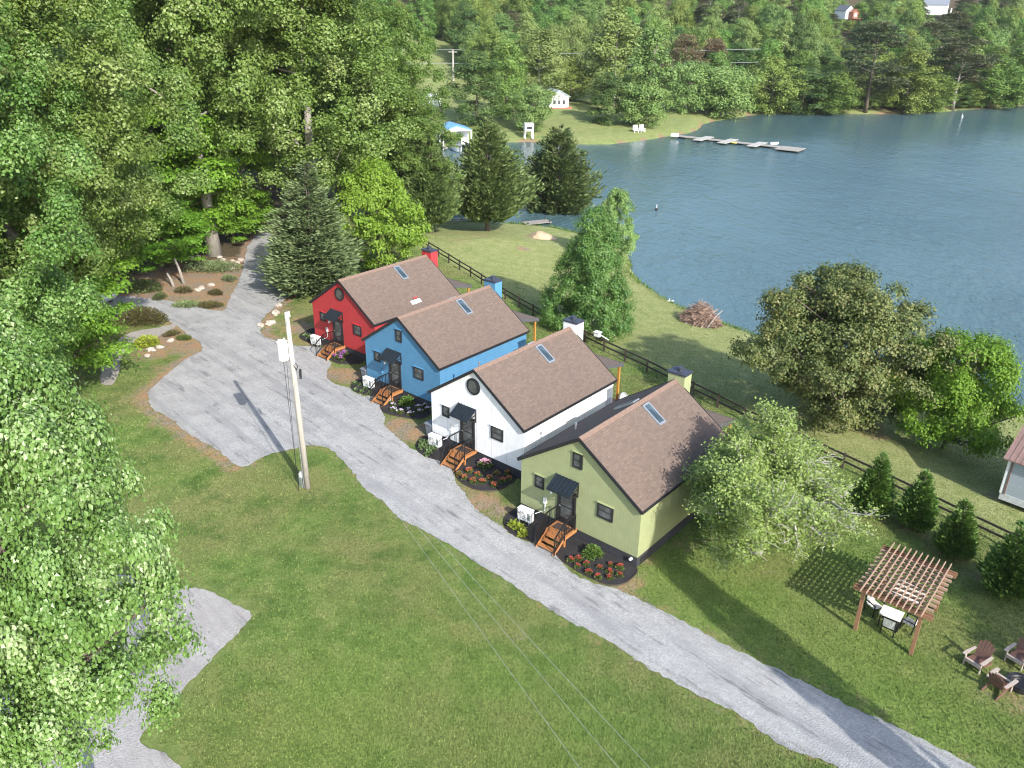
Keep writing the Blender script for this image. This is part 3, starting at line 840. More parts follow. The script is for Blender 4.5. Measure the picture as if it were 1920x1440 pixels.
# the tree close to the camera at the lower left
q = at(5, 1000, 17.2)
o = put_tree('tulip_tree', protoA, (q[0], 17.2, gz(q[0], 17.2)), 'large pale leaved tree close to the camera over the gravel pad', rz=.6)
o.scale = (.75, .75, 1.18)

FT = [
    # name, proto, dims, base px, top py, width px, Y, label
    ('tulip_tree', TN, (22, 5.5), (30, 500), -330, 430, 52, 'tall woodland tree at the left edge nearest the gravel turnaround'),
    ('tulip_tree', TN, (22, 5.5), (150, 480), -260, 360, 66, 'broad woodland tree behind the layered bright tree on the left'),
    ('tulip_tree', T1b, (22, 5.5), (402, 478), -300, 300, None, 'tall woodland tree with a bare pale trunk standing beside the upper driveway'),
    ('tulip_tree', T2, (22, 6), (275, 440), -330, 300, 92, 'tall woodland tree between the left edge and the pale trunk'),
    ('tulip_tree', T1, (22, 5.5), (590, 420), -180, 330, 98, 'big spreading woodland tree rising behind the grey green hemlock'),
    ('tulip_tree', T2, (22, 6), (500, 420), -280, 260, 112, 'tall woodland tree behind the end of the driveway'),
    ('oak_tree', T3, (20, 5.5), (735, 420), 15, 190, 112, 'olive green oak rising behind the lime green maple'),
    ('oak_tree', T3, (20, 5.5), (765, 400), 165, 165, 104, 'olive green oak reaching its branches toward the blue boathouse'),
    ('tulip_tree', T2, (22, 6), (640, 400), -60, 250, 125, 'woodland tree deep behind the hemlock toward the cove'),
    ('tulip_tree', T1, (22, 5.5), (90, 420), -420, 380, 90, 'tall woodland tree deep in the upper left corner'),
    ('tulip_tree', T2, (22, 6), (380, 400), -380, 300, 118, 'tall woodland tree deep behind the pale trunk'),
    ('tulip_tree', TN, (22, 5.5), (-60, 560), -250, 420, 44, 'woodland tree cut by the left edge beside the gravel arm'),
    ('tulip_tree', T2, (22, 6), (680, 380), -30, 180, 140, 'woodland tree far behind the olive oak beside the cove'),
    ('oak_tree', T3, (20, 5.5), (560, 380), -120, 240, 138, 'dark woodland tree filling the gap behind the driveway end'),
    ('maple_tree', T4, (9, 4), (305, 520), 375, 165, 82, 'bright layered understory tree over the two leaning stems'),
    ('maple_tree', T4, (9, 4), (440, 470), 345, 130, 93, 'bright layered understory tree beside the upper driveway'),
    ('maple_tree', T4, (9, 4), (300, 480), 195, 250, 86, 'tall bright understory tree above the layered one'),
    ('maple_tree', T4, (9, 4), (405, 440), 235, 150, 92, 'bright understory tree hiding the pale trunk'),
    ('maple_tree', T4, (9, 4), (95, 655), 470, 215, 53, 'bright layered tree reaching over the low hedge'),
    ('maple_tree', T4, (9, 4), (60, 560), 330, 300, 60, 'bright leafy tree at the left edge above the near tree'),
    ('hemlock_tree', CH, (13, 4), (592, 548), 292, 160, None, 'grey green hemlock beside the red cottage'),
    ('maple_tree', T5, (9, 3.8), (712, 512), 303, 158, None, 'lime green maple behind the roof of the red cottage'),
    ('cedar_tree', CC, (13, 4), (808, 437), 240, 112, None, 'dark bushy cedar left of the moored boat'),
    ('cedar_tree', CC, (13, 4), (914, 433), 216, 146, None, 'olive cedar with a forked pale stem in the middle of the cedar row'),
    ('cedar_tree', CD, (13, 4), (1044, 428), 228, 130, None, 'darkest cedar nearest the open lake'),
    ('willow_tree', T9, (9, 3.6), (1150, 498), 358, 95, None, 'slender light green tree on the shore behind the pear tree'),
    ('pear_tree', T6, (13, 4.9), (1104, 618), 392, 180, None, 'broad green tree on the lawn behind the white cottage'),
    ('magnolia_tree', T7, (11, 7.6), (1592, 790), 512, 372, None, 'large bronze green magnolia on the shore lawn'),
    ('maple_tree', T8, (8, 5.1), (1768, 842), 640, 205, None, 'vivid green maple beside the magnolia'),
]
for nm, pr, dm, base, top, wpx, Y, lab in FT:
    tree_px(nm, pr, dm, base, top, wpx, lab, Y, rz=.0 if nm == 'magnolia_tree' else None)
for (bx, by, ty, wp), lab in zip([(1632, 962, 850, 78), (1712, 990, 880, 72), (1785, 1042, 935, 74), (1882, 1112, 978, 96)],
                                 ['small dark arborvitae nearest the pale apple tree', 'small dark arborvitae second from the apple tree by the fence',
                                  'small dark arborvitae behind the pergola', 'largest arborvitae of the fence row near the right edge']):
    tree_px('arborvitae', CA, (3, 1.1), (bx, by), ty, wp, lab, None, 'shrub', 'arborvitae along the rail fence')


# --- the pale half-bare apple tree
def apple_tree():
    rg = np.random.default_rng(5)
    p = W(1418, 1035); top = at(1418, 752, p[1] + 1.5)
    H = top[2] - p[2]
    t = thing('apple_tree', 'pale half bare old apple tree leaning over the olive cottage', 'tree', tuple(p))
    tb = MB(); LP = []; LD = []; pale = []
    tb.tube([(0, 0, -.2), (.05, .05, .7), (.1, 0, 1.5)], [.24, .18, .16], 9)

    def grow(a, d, L, r, lev):
        k = 4; pts = [a]; dd = d.copy()
        for i in range(k):
            dd = unit(dd + rg.normal(0, .2, 3) + np.array([0, 0, .05 if lev < 2 else .0])); pts.append(pts[-1] + dd * L / k)
        tb.tube(pts, list(np.linspace(r, r * .45, k + 1)), 5 if lev < 2 else 3, False)
        if lev >= 2:
            for j in range(9 if lev == 3 else 5):
                f = rg.uniform(.15, 1.05); i = min(int(f * k), k - 1)
                LP.append(pts[i] + (pts[i + 1] - pts[i]) * (f * k - i) + rg.normal(0, .07, 3)); LD.append(dd)
        if lev < 3:
            nb = [7, 7, 6][lev]
            for j in range(nb):
                f = rg.uniform(.3, 1.0); i = min(int(f * k), k - 1)
                b = pts[i] + (pts[i + 1] - pts[i]) * (f * k - i)
                grow(b, unit(dd * .8 + rg.normal(0, .62, 3) + np.array([0, 0, .12])), L * rg.uniform(.42, .7), r * .5, lev + 1)
    for j in range(8):
        th = j * .785 + rg.uniform(-.25, .25)
        el = [.35, .9, .4, .75, .3, .8, .5, 1.2][j]
        grow(np.array([.1, 0, 1.2 + .1 * (j % 3)]), unit(np.array([math.cos(th), math.sin(th), el])), 2.5 if el < 1 else 2.1, .11, 0)
    tb.build('trunk', M['twig'], t, smooth=True)
    LP = np.array(LP); LD = np.array(LD)
    # the right-hand side of the crown is nearly bare
    keep = rg.random(len(LP)) < np.where(LP[:, 0] - .3 * LP[:, 1] > 1.0, .25, 1.0)
    LP, LD = LP[keep], LD[keep]
    rep = 6; LP = np.repeat(LP, rep, 0) + rg.normal(0, .12, (len(LP) * rep, 3)); n = len(LP)
    N = unit(rg.normal(0, .5, (n, 3)) + np.array([0, 0, .7])); T = unit(np.cross(N, rg.normal(0, 1, (n, 3))))
    L = rg.uniform(.06, .13, n)
    V, Fc, tt = leaf_geo(LP, T, N, L, L * .34, np.clip(rg.normal(.5, .25, n), 0, 1))
    c = link(bpy.data.objects.new('crown', fast_mesh('crown', V, Fc, M['apple_leaf'], tt))); c.parent = t
    ext = np.abs(LP).max(0); s = H / LP[:, 2].max()
    wr = 160 * 42 / F_PX / np.percentile(np.hypot(LP[:, 0], LP[:, 1]), 97)
    t.scale = (wr, wr, s)
    t.rotation_euler.z = R(-20)
    return t


apple_tree()

# --- far shore: single trees first, then the wooded hillside
FB = [broad(41, 18, 5, .02, 90, 15000, .4, M['far_leaf'], M['bark'], 'ovoid', rcl=(.2, .34), nlimb=10),
      broad(42, 18, 5, .02, 90, 15000, .4, M['far_pale'], M['bark_pale'], 'column', rcl=(.2, .34), nlimb=10),
      broad(43, 16, 5.5, .02, 90, 15000, .4, M['far_leaf'], M['bark'], 'round', rcl=(.2, .32), nlimb=10, lobes=.28),
      broad(44, 18, 5, .02, 90, 15000, .4, M['far_dark'], M['bark'], 'ovoid', rcl=(.2, .34), nlimb=10),
      broad(45, 18, 4.2, .02, 90, 15000, .4, M['far_pale'], M['bark_pale'], 'ovoid', rcl=(.2, .32), nlimb=10),
      broad(46, 12, 5.5, .02, 90, 15000, .4, M['far_pale'], M['bark_pale'], 'round', rcl=(.2, .34), nlimb=14, lobes=.25)]
FP = [pine(51, 20, 5.2, M['pine_leaf'], M['bark'], .28), pine(52, 20, 4.6, M['pine_leaf'], M['bark_pale'], .42)]
FR = pine(53, 16, 5.4, M['russet_pine'], M['bark'], .12)
FARK = [('deciduous_tree', FB[0], (18, 5)), ('deciduous_tree', FB[1], (18, 5)), ('deciduous_tree', FB[2], (16, 5.5)), ('deciduous_tree', FB[3], (18, 5)),
        ('deciduous_tree', FB[4], (18, 4.2)), ('deciduous_tree', FB[5], (12, 5.5)), ('pine_tree', FP[0], (20, 5.2)), ('pine_tree', FP[1], (20, 4.6)), ('pine_tree', FR, (16, 5.4))]
SHORE = [  # kind, base px, top py, width px, label
    (3, (893, 234), 100, 92, 'large blue green shade tree with a bare trunk above the blue boathouse'),
    (0, (948, 224), 74, 70, 'tall green tree next to the blue green shade tree across the cove'),
    (5, (996, 246), 160, 72, 'small loose tree over the white stand on the far shore'),
    (1, (1010, 196), 55, 100, 'grey green willow like tree left of the small white cottage'),
    (0, (1070, 190), 110, 70, 'green tree close behind the small white cottage'),
    (1, (1150, 200), 14, 110, 'tallest pale tree on the far lawn'),
    (3, (1136, 233), 138, 66, 'dark rounded tree on the far lawn right of the white cottage'),
    (4, (1210, 238), 55, 84, 'pale birch with white trunks on the far lawn'),
    (5, (1205, 236), 150, 84, 'low light tree beside the white lawn chairs'),
    (5, (1285, 212), 118, 76, 'rounded light green tree at the start of the wooded bank'),
    (5, (1352, 220), 128, 100, 'wide light green tree with pale stems at the bank corner'),
    (8, (1276, 190), 62, 66, 'russet brown pine above the wooded bank'),
    (8, (1330, 180), 70, 60, 'second russet pine just right of the brown one'),
    (2, (1440, 214), 105, 88, 'bushy tree on the bank beyond the floating dock'),
    (3, (1500, 214), 130, 90, 'dark bushy tree on the bank left of the great pine'),
    (6, (1622, 210), 40, 118, 'great grey pine with drooping limbs on the far bank'),
    (0, (1560, 215), 135, 80, 'leafy green tree tucked left of the great pine'),
    (0, (1695, 214), 95, 80, 'leafy green tree just right of the great pine'),
    (7, (1785, 205), 68, 96, 'second grey pine toward the right end of the far bank'),
    (2, (1740, 212), 140, 70, 'low green tree between the two grey pines'),
    (2, (1850, 202), 105, 96, 'light green tree right of the second grey pine'),
    (0, (1905, 198), 90, 80, 'green bank tree at the right edge of the photo'),
    (6, (1730, 150), 40, 90, 'rounded grey pine up the bank between the two pines'),
    (6, (1770, 130), 22, 80, 'grey pine standing just below the white trimmed house'),
]
def far_tree(k, x, y, H, wide, label, group=None):
    nm, pr, (H0, R0) = FARK[k]
    return put_tree(nm, pr, (x, y, gz(x, y) - .1), label, 'tree', group, sz=H / H0, sx=wide / R0)


SP = []
for k, base, top, wpx, lab in SHORE:
    nm, pr, dm = FARK[k]
    o = tree_px(nm, pr, dm, base, top, wpx, lab)
    SP.append((o.location.x, o.location.y))
KEEP = []       # houses and open ground kept clear on the hill: px box
cw = W(1872, 46)[:2]
def clear(px, py):
    for x0, y0, x1, y1 in [(770, 100, 850, 215), (840, 160, 1240, 275), (1570, 4, 1622, 50), (1745, -20, 1815, 36)]:
        if x0 < px < x1 and y0 < py < y1: return False
    return True


def project(p):
    x, y, z = p[0], p[1], p[2] - CZ
    c, s = math.cos(PITCH), math.sin(PITCH)
    d = y * c - z * s; u = y * s + z * c
    a, b = x / d * F_PX, -u / d * F_PX
    cr, sr = math.cos(ROLL), math.sin(ROLL)
    return 960 + cr * a - sr * b, 720 + sr * a + cr * b


rg = np.random.default_rng(99)
LAB = {0: 'leafy green tree among the woods on the far hillside', 1: 'tall pale green tree among the woods on the far hillside', 2: 'round crowned green tree among the woods on the far hillside',
       3: 'dark green tree among the woods on the far hillside', 4: 'slim pale green tree among the woods on the far hillside', 5: 'low light green tree among the woods on the far hillside',
       6: 'grey green pine among the woods on the far hillside', 7: 'high crowned pine among the woods on the far hillside', 8: 'russet pine among the woods on the far hillside'}
cand = np.stack([rg.uniform(-75, 330, 16000), rg.uniform(195, 560, 16000)], 1)
dl, il = seg_dist(cand, SH)
hz_ = terr(cand)
placed = [np.array(s_) for s_ in SP]; nfar = 0
for (x, y), d_, i_, z_ in zip(cand, dl, il, hz_):
    if i_ or d_ < 1.5: continue
    pb = project((x, y, z_)); pt = project((x, y, z_ + 16))
    if pt[1] < -38 or pt[0] < 690 or pt[0] > 1990 or pt[1] > 240: continue
    lawn_zone = x < 52 and d_ < 46 and y < 262
    if lawn_zone: continue
    if pb[0] < 870 and d_ < 105: continue
    if not (clear(*pb) and clear(pt[0], pt[1] + 14)): continue
    sp = 4.6 if d_ < 7 else 6.2 if d_ < 16 else 7.2 + .011 * d_ + max(0, y - 330) * .02
    pa = np.array(placed)
    if ((pa - (x, y)) ** 2).sum(1).min() < sp * sp: continue
    pr_ = [.3, .16, .14, .16, .1, .02, .06, .05, .01] if d_ > 16 else [.12, .04, .3, .08, .02, .44, .0, .0, .0]
    k = int(rg.choice(9, p=np.array(pr_) / sum(pr_)))
    H = rg.uniform(13, 21) if d_ > 16 else rg.uniform(7, 13) if d_ > 7 else rg.uniform(4, 7.5)
    # keep the sight line to the two hill houses open
    if 1560 < pt[0] < 1640 and z_ < 60: H = min(H, 11)
    if 1735 < pt[0] < 1830: H = min(H, 11)
    far_tree(k, x, y, H, rg.uniform(4.0, 5.6) * (1 if d_ > 16 else .85), LAB[k], 'trees on the far hillside')
    placed.append(np.array((x, y))); nfar += 1
    if nfar >= 297: break
print('far trees', nfar)

# ------------------------------------------------------------------ the four cottages
YAW = R(-40.14)
HOUSES = dict(olive=(3.3563, 36.2505), white=(-2.2536, 44.408), blue=(-7.8149, 52.951), red=(-13.384, 60.918))
UX = np.array([math.cos(YAW), math.sin(YAW)]); UY = np.array([-math.sin(YAW), math.cos(YAW)])


def hw(h, x, y): return np.array(HOUSES[h]) + UX * x + UY * y


def window(parent, x0, x1, z0, z1, frame=.09):
    mb = MB(); w, h = x1 - x0, z1 - z0; cx, cz = (x0 + x1) / 2, (z0 + z1) / 2
    y = .15 - .03
    mb.box((cx, y, z1 - frame / 2), (w, .07, frame)); mb.box((cx, y, z0 + frame / 2), (w, .07, frame))
    mb.box((x0 + frame / 2, y, cz), (frame, .07, h - 2 * frame)); mb.box((x1 - frame / 2, y, cz), (frame, .07, h - 2 * frame))
    f = mb.build('window', M['black'], parent)
    s = MB(); s.box((cx, .095, z1 + .02), (w + .06, .11, .035)); s.build('head_trim', M['paint'], f)
    g = MB(); g.box((cx, .137, cz), (w - 2 * frame, .02, h - 2 * frame)); g.build('pane', M['glass'], f)
    b = MB(); b.box((cx, .118, cz), (w - 2 * frame, .012, .025)); b.build('glazing_bar', M['black'], f)
    return f


def round_window(parent, cx, cz, r):
    n = 32; mb = MB()
    vs = []; fs = []
    for i in range(n):
        a = 2 * math.pi * i / n
        for rr, y in ((r, .15), (r, .085), (r - .11, .085), (r - .11, .14)):
            vs.append((cx + rr * math.cos(a), y, cz + rr * math.sin(a)))
    for i in range(n):
        j = (i + 1) % n
        for k in range(3): fs.append((i * 4 + k, i * 4 + k + 1, j * 4 + k + 1, j * 4 + k))
    mb.add(vs, fs); f = mb.build('window', M['black'], parent)
    g = MB(); g.add([(cx + (r - .1) * math.cos(2 * math.pi * i / n), .135, cz + (r - .1) * math.sin(2 * math.pi * i / n)) for i in range(n)], [tuple(range(n))])
    g.build('pane', M['glass'], f)
    return f


def cabin(h):
    wm, pm = WALL[h], PAINT[h]; M['paint'] = pm
    lab = dict(olive='olive green cottage with brown shingle roof, nearest of the row', white='white cottage with a round gable window and brown roof',
               blue='bright blue cottage with brown roof between the red and the white one', red='red cottage with a round gable window, farthest of the row')[h]
    x0, y0 = HOUSES[h]
    t = thing(h + '_cottage', lab, 'cottage', (x0, y0, 0), YAW)
    mb = MB(); mb.prism([(-3.78, .64), (3.78, .64), (3.78, 3.42), (0, 5.965), (-3.78, 3.42)], .15, 9.22); mb.build('wall', wm, t)
    mb = MB(); mb.box((0, 4.69, .14), (7.5, 8.98, .98)); mb.build('foundation', M['found'], t)
    v = MB(); v.box((3.2, .195, .3), (.45, .02, .2)); v.build('foundation_vent', M['black'], t)
    v = MB(); v.box((3.755, .9, .22), (.02, .8, .4)); v.build('crawl_door', M['black'], t)
    mb = MB(); mb.prism([(0, 6.14), (3.9, 3.5), (3.9, 3.37), (0, 6.01), (-3.9, 3.37), (-3.9, 3.5)], 0, 9.36)
    rf = mb.build('roof', M['shingle'], t)
    mb = MB(); mb.prism([(0, 6.185), (.2, 6.05), (.2, 6.02), (0, 6.15), (-.2, 6.02), (-.2, 6.05)], -.012, 9.372); mb.build('ridge_cap', M['ridge'], rf)
    mb = MB()
    for s in (-1, 1):
        mb.bar((0, -.02, 6.06), (s * 3.93, -.02, 3.4), .036, .19)
        mb.bar((0, 9.38, 6.06), (s * 3.93, 9.38, 3.4), .036, .19)
        mb.box((s * 3.925, 4.68, 3.415), (.04, 9.36, .17))
    mb.build('fascia', M['black'], rf)
    # skylights on both slopes
    ang = math.atan2(2.64, 3.9)
    for s in (-1, 1):
        Mx = Matrix.Rotation(s * ang, 3, 'Y')
        c = Vector((s * .84, 5.64, 6.14 - .84 * .677)); nrm = Mx @ Vector((0, 0, 1))
        mb = MB()
        for dx, dy, lx, ly in ((-.66, 0, .1, .62), (.66, 0, .12, .62), (0, -.27, 1.22, .09), (0, .27, 1.22, .09)):
            mb.box(c + Mx @ Vector((dx, dy, .05)), (lx, ly, .13), M=Mx)
        sk = mb.build('skylight', M['grey_metal'], rf)
        g = MB(); g.box(c + nrm * .065, (1.2, .44, .03), M=Mx); g.build('pane', M['skyglass'], sk)
    mb = MB(); z = 6.14 - 2.5 * .677
    mb.tube([(-2.5, 3.2, z - .1), (-2.5, 3.2, z + .38)], .05, 10); mb.tube([(-2.5, 3.2, z + .3), (-2.5, 3.2, z + .42)], .075, 10); mb.build('vent_pipe', M['grey_metal'], rf)
    if h == 'red':
        ang2 = Matrix.Rotation(ang, 3, 'Y'); c = Vector((3.3, 4.9, 6.14 - 3.3 * .677)) + ang2 @ Vector((0, 0, .03))
        mb = MB(); mb.box(c, (.36, 1.0, .04), M=ang2); mb.box(c + ang2 @ Vector((-.05, -.1, .05)), (.2, .3, .06), M=ang2); mb.build('flashing_patch', M['white_metal'], rf)
        mb = MB(); mb.box(c + ang2 @ Vector((-.34, .2, .02)), (.12, .4, .03), M=ang2); mb.build('cloth_scrap', PAINT['red'], rf)
    # openings
    window(t, -2.8, -2.2, 2.13, 2.93); window(t, 1.26, 2.21, 2.04, 2.9)
    if h in ('olive', 'blue'): window(t, -.4, .2, 4.3, 5.2)
    else: round_window(t, -.15, 4.94, .53)
    # door: dark frame, glazed leaf
    mb = MB(); mb.box((-1.2, .12, 1.74), (.1, .08, 2.08)); mb.box((-.12, .12, 1.74), (.1, .08, 2.08)); mb.box((-.66, .12, 2.74), (1.18, .08, .1)); mb.box((-.66, .1, .71), (1.18, .14, .04))
    d = mb.build('door', M['black'], t)
    mb = MB(); mb.box((-.66, .128, 2.6), (.98, .03, .18)); mb.box((-.66, .128, .86), (.98, .03, .26)); mb.box((-1.09, .128, 1.75), (.12, .03, 1.5)); mb.box((-.23, .128, 1.75), (.12, .03, 1.5)); mb.box((-.66, .125, 1.72), (.74, .03, .05)); mb.build('leaf_frame', M['black'], d)
    g = MB(); g.box((-.66, .14, 1.75), (.74, .02, 1.5)); g.build('pane', M['glass'], d)
    k = MB(); k.tube([(-1.09, .1, 1.7), (-1.09, .05, 1.7), (-.98, .05, 1.7)], .018, 6); k.build('handle', M['grey_metal'], d)
    # awning of standing seam sheet on two brackets
    mb = MB(); a0, a1 = Vector((0, .14, 3.47)), Vector((0, -.66, 2.97))
    vs = []
    for x in (-1.4, .06):
        for a in (a0, a1):
            vs += [(x, a.y, a.z), (x, a.y, a.z - .05)]
    mb.add(vs, [(0, 2, 6, 4), (1, 5, 7, 3), (0, 1, 3, 2), (4, 6, 7, 5), (2, 3, 7, 6), (0, 4, 5, 1)])
    for i in range(7):
        x = -1.39 + i * (1.44 / 6)
        mb.bar((x, a0.y, a0.z + .02), (x, a1.y, a1.z + .02), .025, .05)
    mb.box((-.67, -.67, 2.93), (1.5, .03, .1))
    aw = mb.build('awning', M['awn'], t)
    for x in (-1.36, .02):
        b = MB(); b.bar((x, .14, 3.35), (x, .14, 2.6), .05); b.bar((x, .14, 2.62), (x, -.58, 2.95), .045); b.bar((x, .14, 3.1), (x, -.6, 3.0), .04); b.build('bracket', M['black_metal'], aw)
    # lamp beside the door, meter and conduit
    mb = MB(); mb.box((-1.62, .12, 2.35), (.1, .08, .14)); mb.tube([(-1.62, .02, 2.42), (-1.62, .02, 2.22)], .06, 10); mb.build('wall_lamp', M['white_metal'], t)
    mb = MB(); mb.box((-2.06, .09, 1.55), (.16, .12, .34)); mb.tube([(-2.06, .1, 1.4), (-2.06, .1, .9), (-2.3, .08, .75), (-2.55, -.1, .6)], .025, 6); mb.build('line_set', M['white_metal'] if h != 'blue' else PAINT['blue'], t)
    mb = MB(); mb.box((3.792, 8.75, 1.9), (.024, .62, .85)); mb.build('wall_panel', M['hatch_' + h], t)  # thin panel on the side wall, darker than the siding
    if h == 'olive':
        mb = MB(); mb.tube([(3.42, .2, .42), (3.42, .06, .42)], .08, 10); mb.build('dryer_vent', M['white_metal'], t)
    # chimney
    mb = MB(); mb.box((.03, 9.72, 3.1), (1.1, .78, 6.7)); ch = mb.build('chimney', pm, t, bevel=.012)
    mb = MB(); mb.box((.03, 9.72, 6.5), (1.2, .88, .11)); mb.tube([(.03, 9.72, 6.55), (.03, 9.72, 6.78)], .14, 14); mb.tube([(.03, 9.72, 6.72), (.03, 9.72, 6.8)], .18, 14); mb.build('chimney_cap', M['cap'], ch)
    # back porch
    mb = MB(); mb.slab([(.75, 9.3), (2.75, 9.3), (2.75, 12.0), (-2.75, 12.0), (-2.75, 10.2), (.75, 10.2)], .5, .62); po = mb.build('porch_deck', M['deck'], t)
    vs = []
    for x in (-2.75, 2.75):
        for y, z in ((9.37, 4.0), (12.05, 3.42)): vs += [(x, y, z), (x, y, z - .12)]
    mb = MB()
    def pr(x0, x1, ya, yb):
        za = lambda y: 4.05 - (y - 9.39) * .235
        mb.add([(x0, ya, za(ya)), (x1, ya, za(ya)), (x1, yb, za(yb)), (x0, yb, za(yb)), (x0, ya, za(ya) - .14), (x1, ya, za(ya) - .14), (x1, yb, za(yb) - .14), (x0, yb, za(yb) - .14)],
               [(0, 1, 2, 3), (7, 6, 5, 4), (0, 4, 5, 1), (1, 5, 6, 2), (2, 6, 7, 3), (3, 7, 4, 0)])
    pr(.6, 2.7, 9.4, 12.0); pr(-2.7, -.54, 9.4, 12.0); pr(-.54, .6, 10.14, 12.0)
    prf = mb.build('porch_roof', M['shingle'], t)
    mb = MB(); mb.bar((2.72, 9.4, 3.95), (2.72, 12.02, 3.34), .04, .24); mb.bar((-2.72, 9.4, 3.95), (-2.72, 12.02, 3.34), .04, .24); mb.box((0, 12.02, 3.34), (5.48, .04, .22)); mb.build('porch_fascia', M['porchf'], prf)
    for x in (-2.55, 2.55):
        mb = MB(); mb.box((x, 11.75, 1.72), (.14, .14, 3.42)); mb.build('porch_post', M['post_wood'], t)
    return t


M['awn'] = plain('dark_metal_awning', (.022, .03, .038), .35, .3)
M['cap'] = plain('chimney_cap_metal', (.05, .055, .075), .5, .2)
M['porchf'] = plain('porch_fascia_paint', (.09, .085, .09), .6)
for k_, c_ in (('olive', (.22, .24, .13)), ('white', (.5, .5, .54)), ('blue', (.03, .12, .22)), ('red', (.3, .02, .025))): M['hatch_' + k_] = plain('hatch_' + k_, c_, .6)


def steps(h):
    x0, y0 = HOUSES[h]
    near = dict(olive='olive', white='white', blue='blue', red='red')[h]
    t = thing('entry_steps', f'orange stained wooden steps with black rails at the {near} cottage door', 'steps', (x0, y0, 0), YAW, 'entry steps of the four cottages')
    L = MB()
    for i in range(7): L.box((-.55, .07 - i * .15, .69), (1.24, .14, .05))
    L.build('landing', M['deck'], t)
    L = MB(); L.box((-.55, -.94, .6), (1.24, .04, .2)); L.box((.05, -.4, .6), (.04, 1.06, .2)); L.box((-1.15, -.4, .6), (.04, 1.06, .2)); L.build('landing_rim', M['deck'], t)
    for x in (-1.1, .0):
        for y in (-.86,):
            L = MB(); L.box((x, y, .32), (.1, .1, .74)); L.build('landing_post', M['deck'], t)
    for i in range(3):
        L = MB(); y = -1.08 - i * .27; z = .535 - i * .18
        L.box((-.55, y + .07, z), (1.08, .125, .04)); L.box((-.55, y - .07, z), (1.08, .125, .04)); L.build('tread', M['deck'], t)
        L = MB(); L.box((-.55, y + .12, z - .1), (1.02, .025, .15)); L.build('riser', M['deck'], t)
    for x in (-1.1, .0):
        L = MB(); L.add([(x - .025, -.96, .66), (x - .025, -1.84, .08), (x - .025, -1.84, -.02), (x - .025, -1.6, -.02), (x - .025, -.96, .4),
                         (x + .025, -.96, .66), (x + .025, -1.84, .08), (x + .025, -1.84, -.02), (x + .025, -1.6, -.02), (x + .025, -.96, .4)],
                        [(0, 1, 2, 3, 4), (9, 8, 7, 6, 5)] + [(i, i + 5, (i + 1) % 5 + 5, (i + 1) % 5) for i in range(5)])
        L.build('stringer', M['deck'], t)
    for x in (-1.17, .07):
        L = MB()
        L.bar((x, -.05, .72), (x, -.05, 1.68), .05); L.bar((x, -.95, .5), (x, -.95, 1.68), .05); L.bar((x, -1.78, .0), (x, -1.78, 1.08), .05)
        L.bar((x, -.03, 1.66), (x, -.97, 1.66), .05, .06); L.bar((x, -.95, 1.66), (x, -1.8, 1.06), .05, .06)
        L.bar((x, -.03, .86), (x, -.97, .86), .04); L.bar((x, -.95, .8), (x, -1.8, .2), .04)
        nb = 12 if (x < -1 and h == 'olive') else 5
        wb = .06 if (x < -1 and h == 'olive') else .018
        for i in range(1, 6): L.bar((x, -.05 - .15 * i, .86), (x, -.05 - .15 * i, 1.66), .018)
        for i in range(1, nb + 1):
            f = i / (nb + 1); L.bar((x, -.95 - .83 * f, .8 - .6 * f), (x, -.95 - .83 * f, 1.66 - .6 * f), .018, wb)
        L.build('railing', M['black_metal'], t)
    L = MB(); L.box((-.6, -.35, .728), (.8, .5, .012)); 
    m = L.build('door_mat', M['mat'], None); m.location = (x0, y0, 0); m.rotation_euler.z = YAW
    tag(m, f'dark doormat on the landing of the {near} cottage', 'doormat', 'doormats on the landings')


M['mat'] = plain('brown_mat', (.06, .04, .03), .95)


def heat_pump(h):
    x0, y0 = hw(h, -2.9, -.48)
    t = thing('heat_pump', f'white outdoor heat pump unit in the mulch by the {h} cottage steps', 'heat pump', (x0, y0, 0), YAW + R(4), 'heat pump units in front of the cottages')
    L = MB(); L.box((0, 0, .58), (.86, .34, .68)); L.build('body', M['white_metal'], t, bevel=.02)
    L = MB(); L.box((0, 0, .93), (.89, .37, .03)); L.build('lid', M['white_metal'], t)
    n = 20; g = MB()
    g.add([(-.13 + .27 * math.cos(2 * math.pi * i / n), -.175, .58 + .27 * math.sin(2 * math.pi * i / n)) for i in range(n)], [tuple(range(n))])
    f = g.build('fan_opening', M['black'], t)
    g = MB()
    for r_ in (.08, .15, .22, .27):
        g.tube([(-.13 + r_ * math.cos(2 * math.pi * i / n), -.19, .58 + r_ * math.sin(2 * math.pi * i / n)) for i in range(n + 1)], .009, 4, False)
    for i in range(4):
        a = i * math.pi / 4; g.bar((-.13 - .27 * math.cos(a), -.185, .58 - .27 * math.sin(a)), (-.13 + .27 * math.cos(a), -.185, .58 + .27 * math.sin(a)), .012)
    g.build('fan_guard', M['white_metal'], f)
    g = MB(); g.box((.3, -.173, .6), (.16, .008, .42)); g.build('side_panel', M['grey_metal'], t)
    g = MB(); g.bar((-.32, -.2, .22), (-.32, .2, .22), .06, .04); g.bar((.32, -.2, .22), (.32, .2, .22), .06, .04)
    for x in (-.32, .32):
        for y in (-.15, .15): g.bar((x, y, -.02), (x, y, .22), .05)
    g.bar((-.32, 0, .22), (.32, 0, .22), .05)
    g.build('stand', M['grey_metal'], t)


for h in ('olive', 'white', 'blue', 'red'):
    cabin(h); steps(h); heat_pump(h)


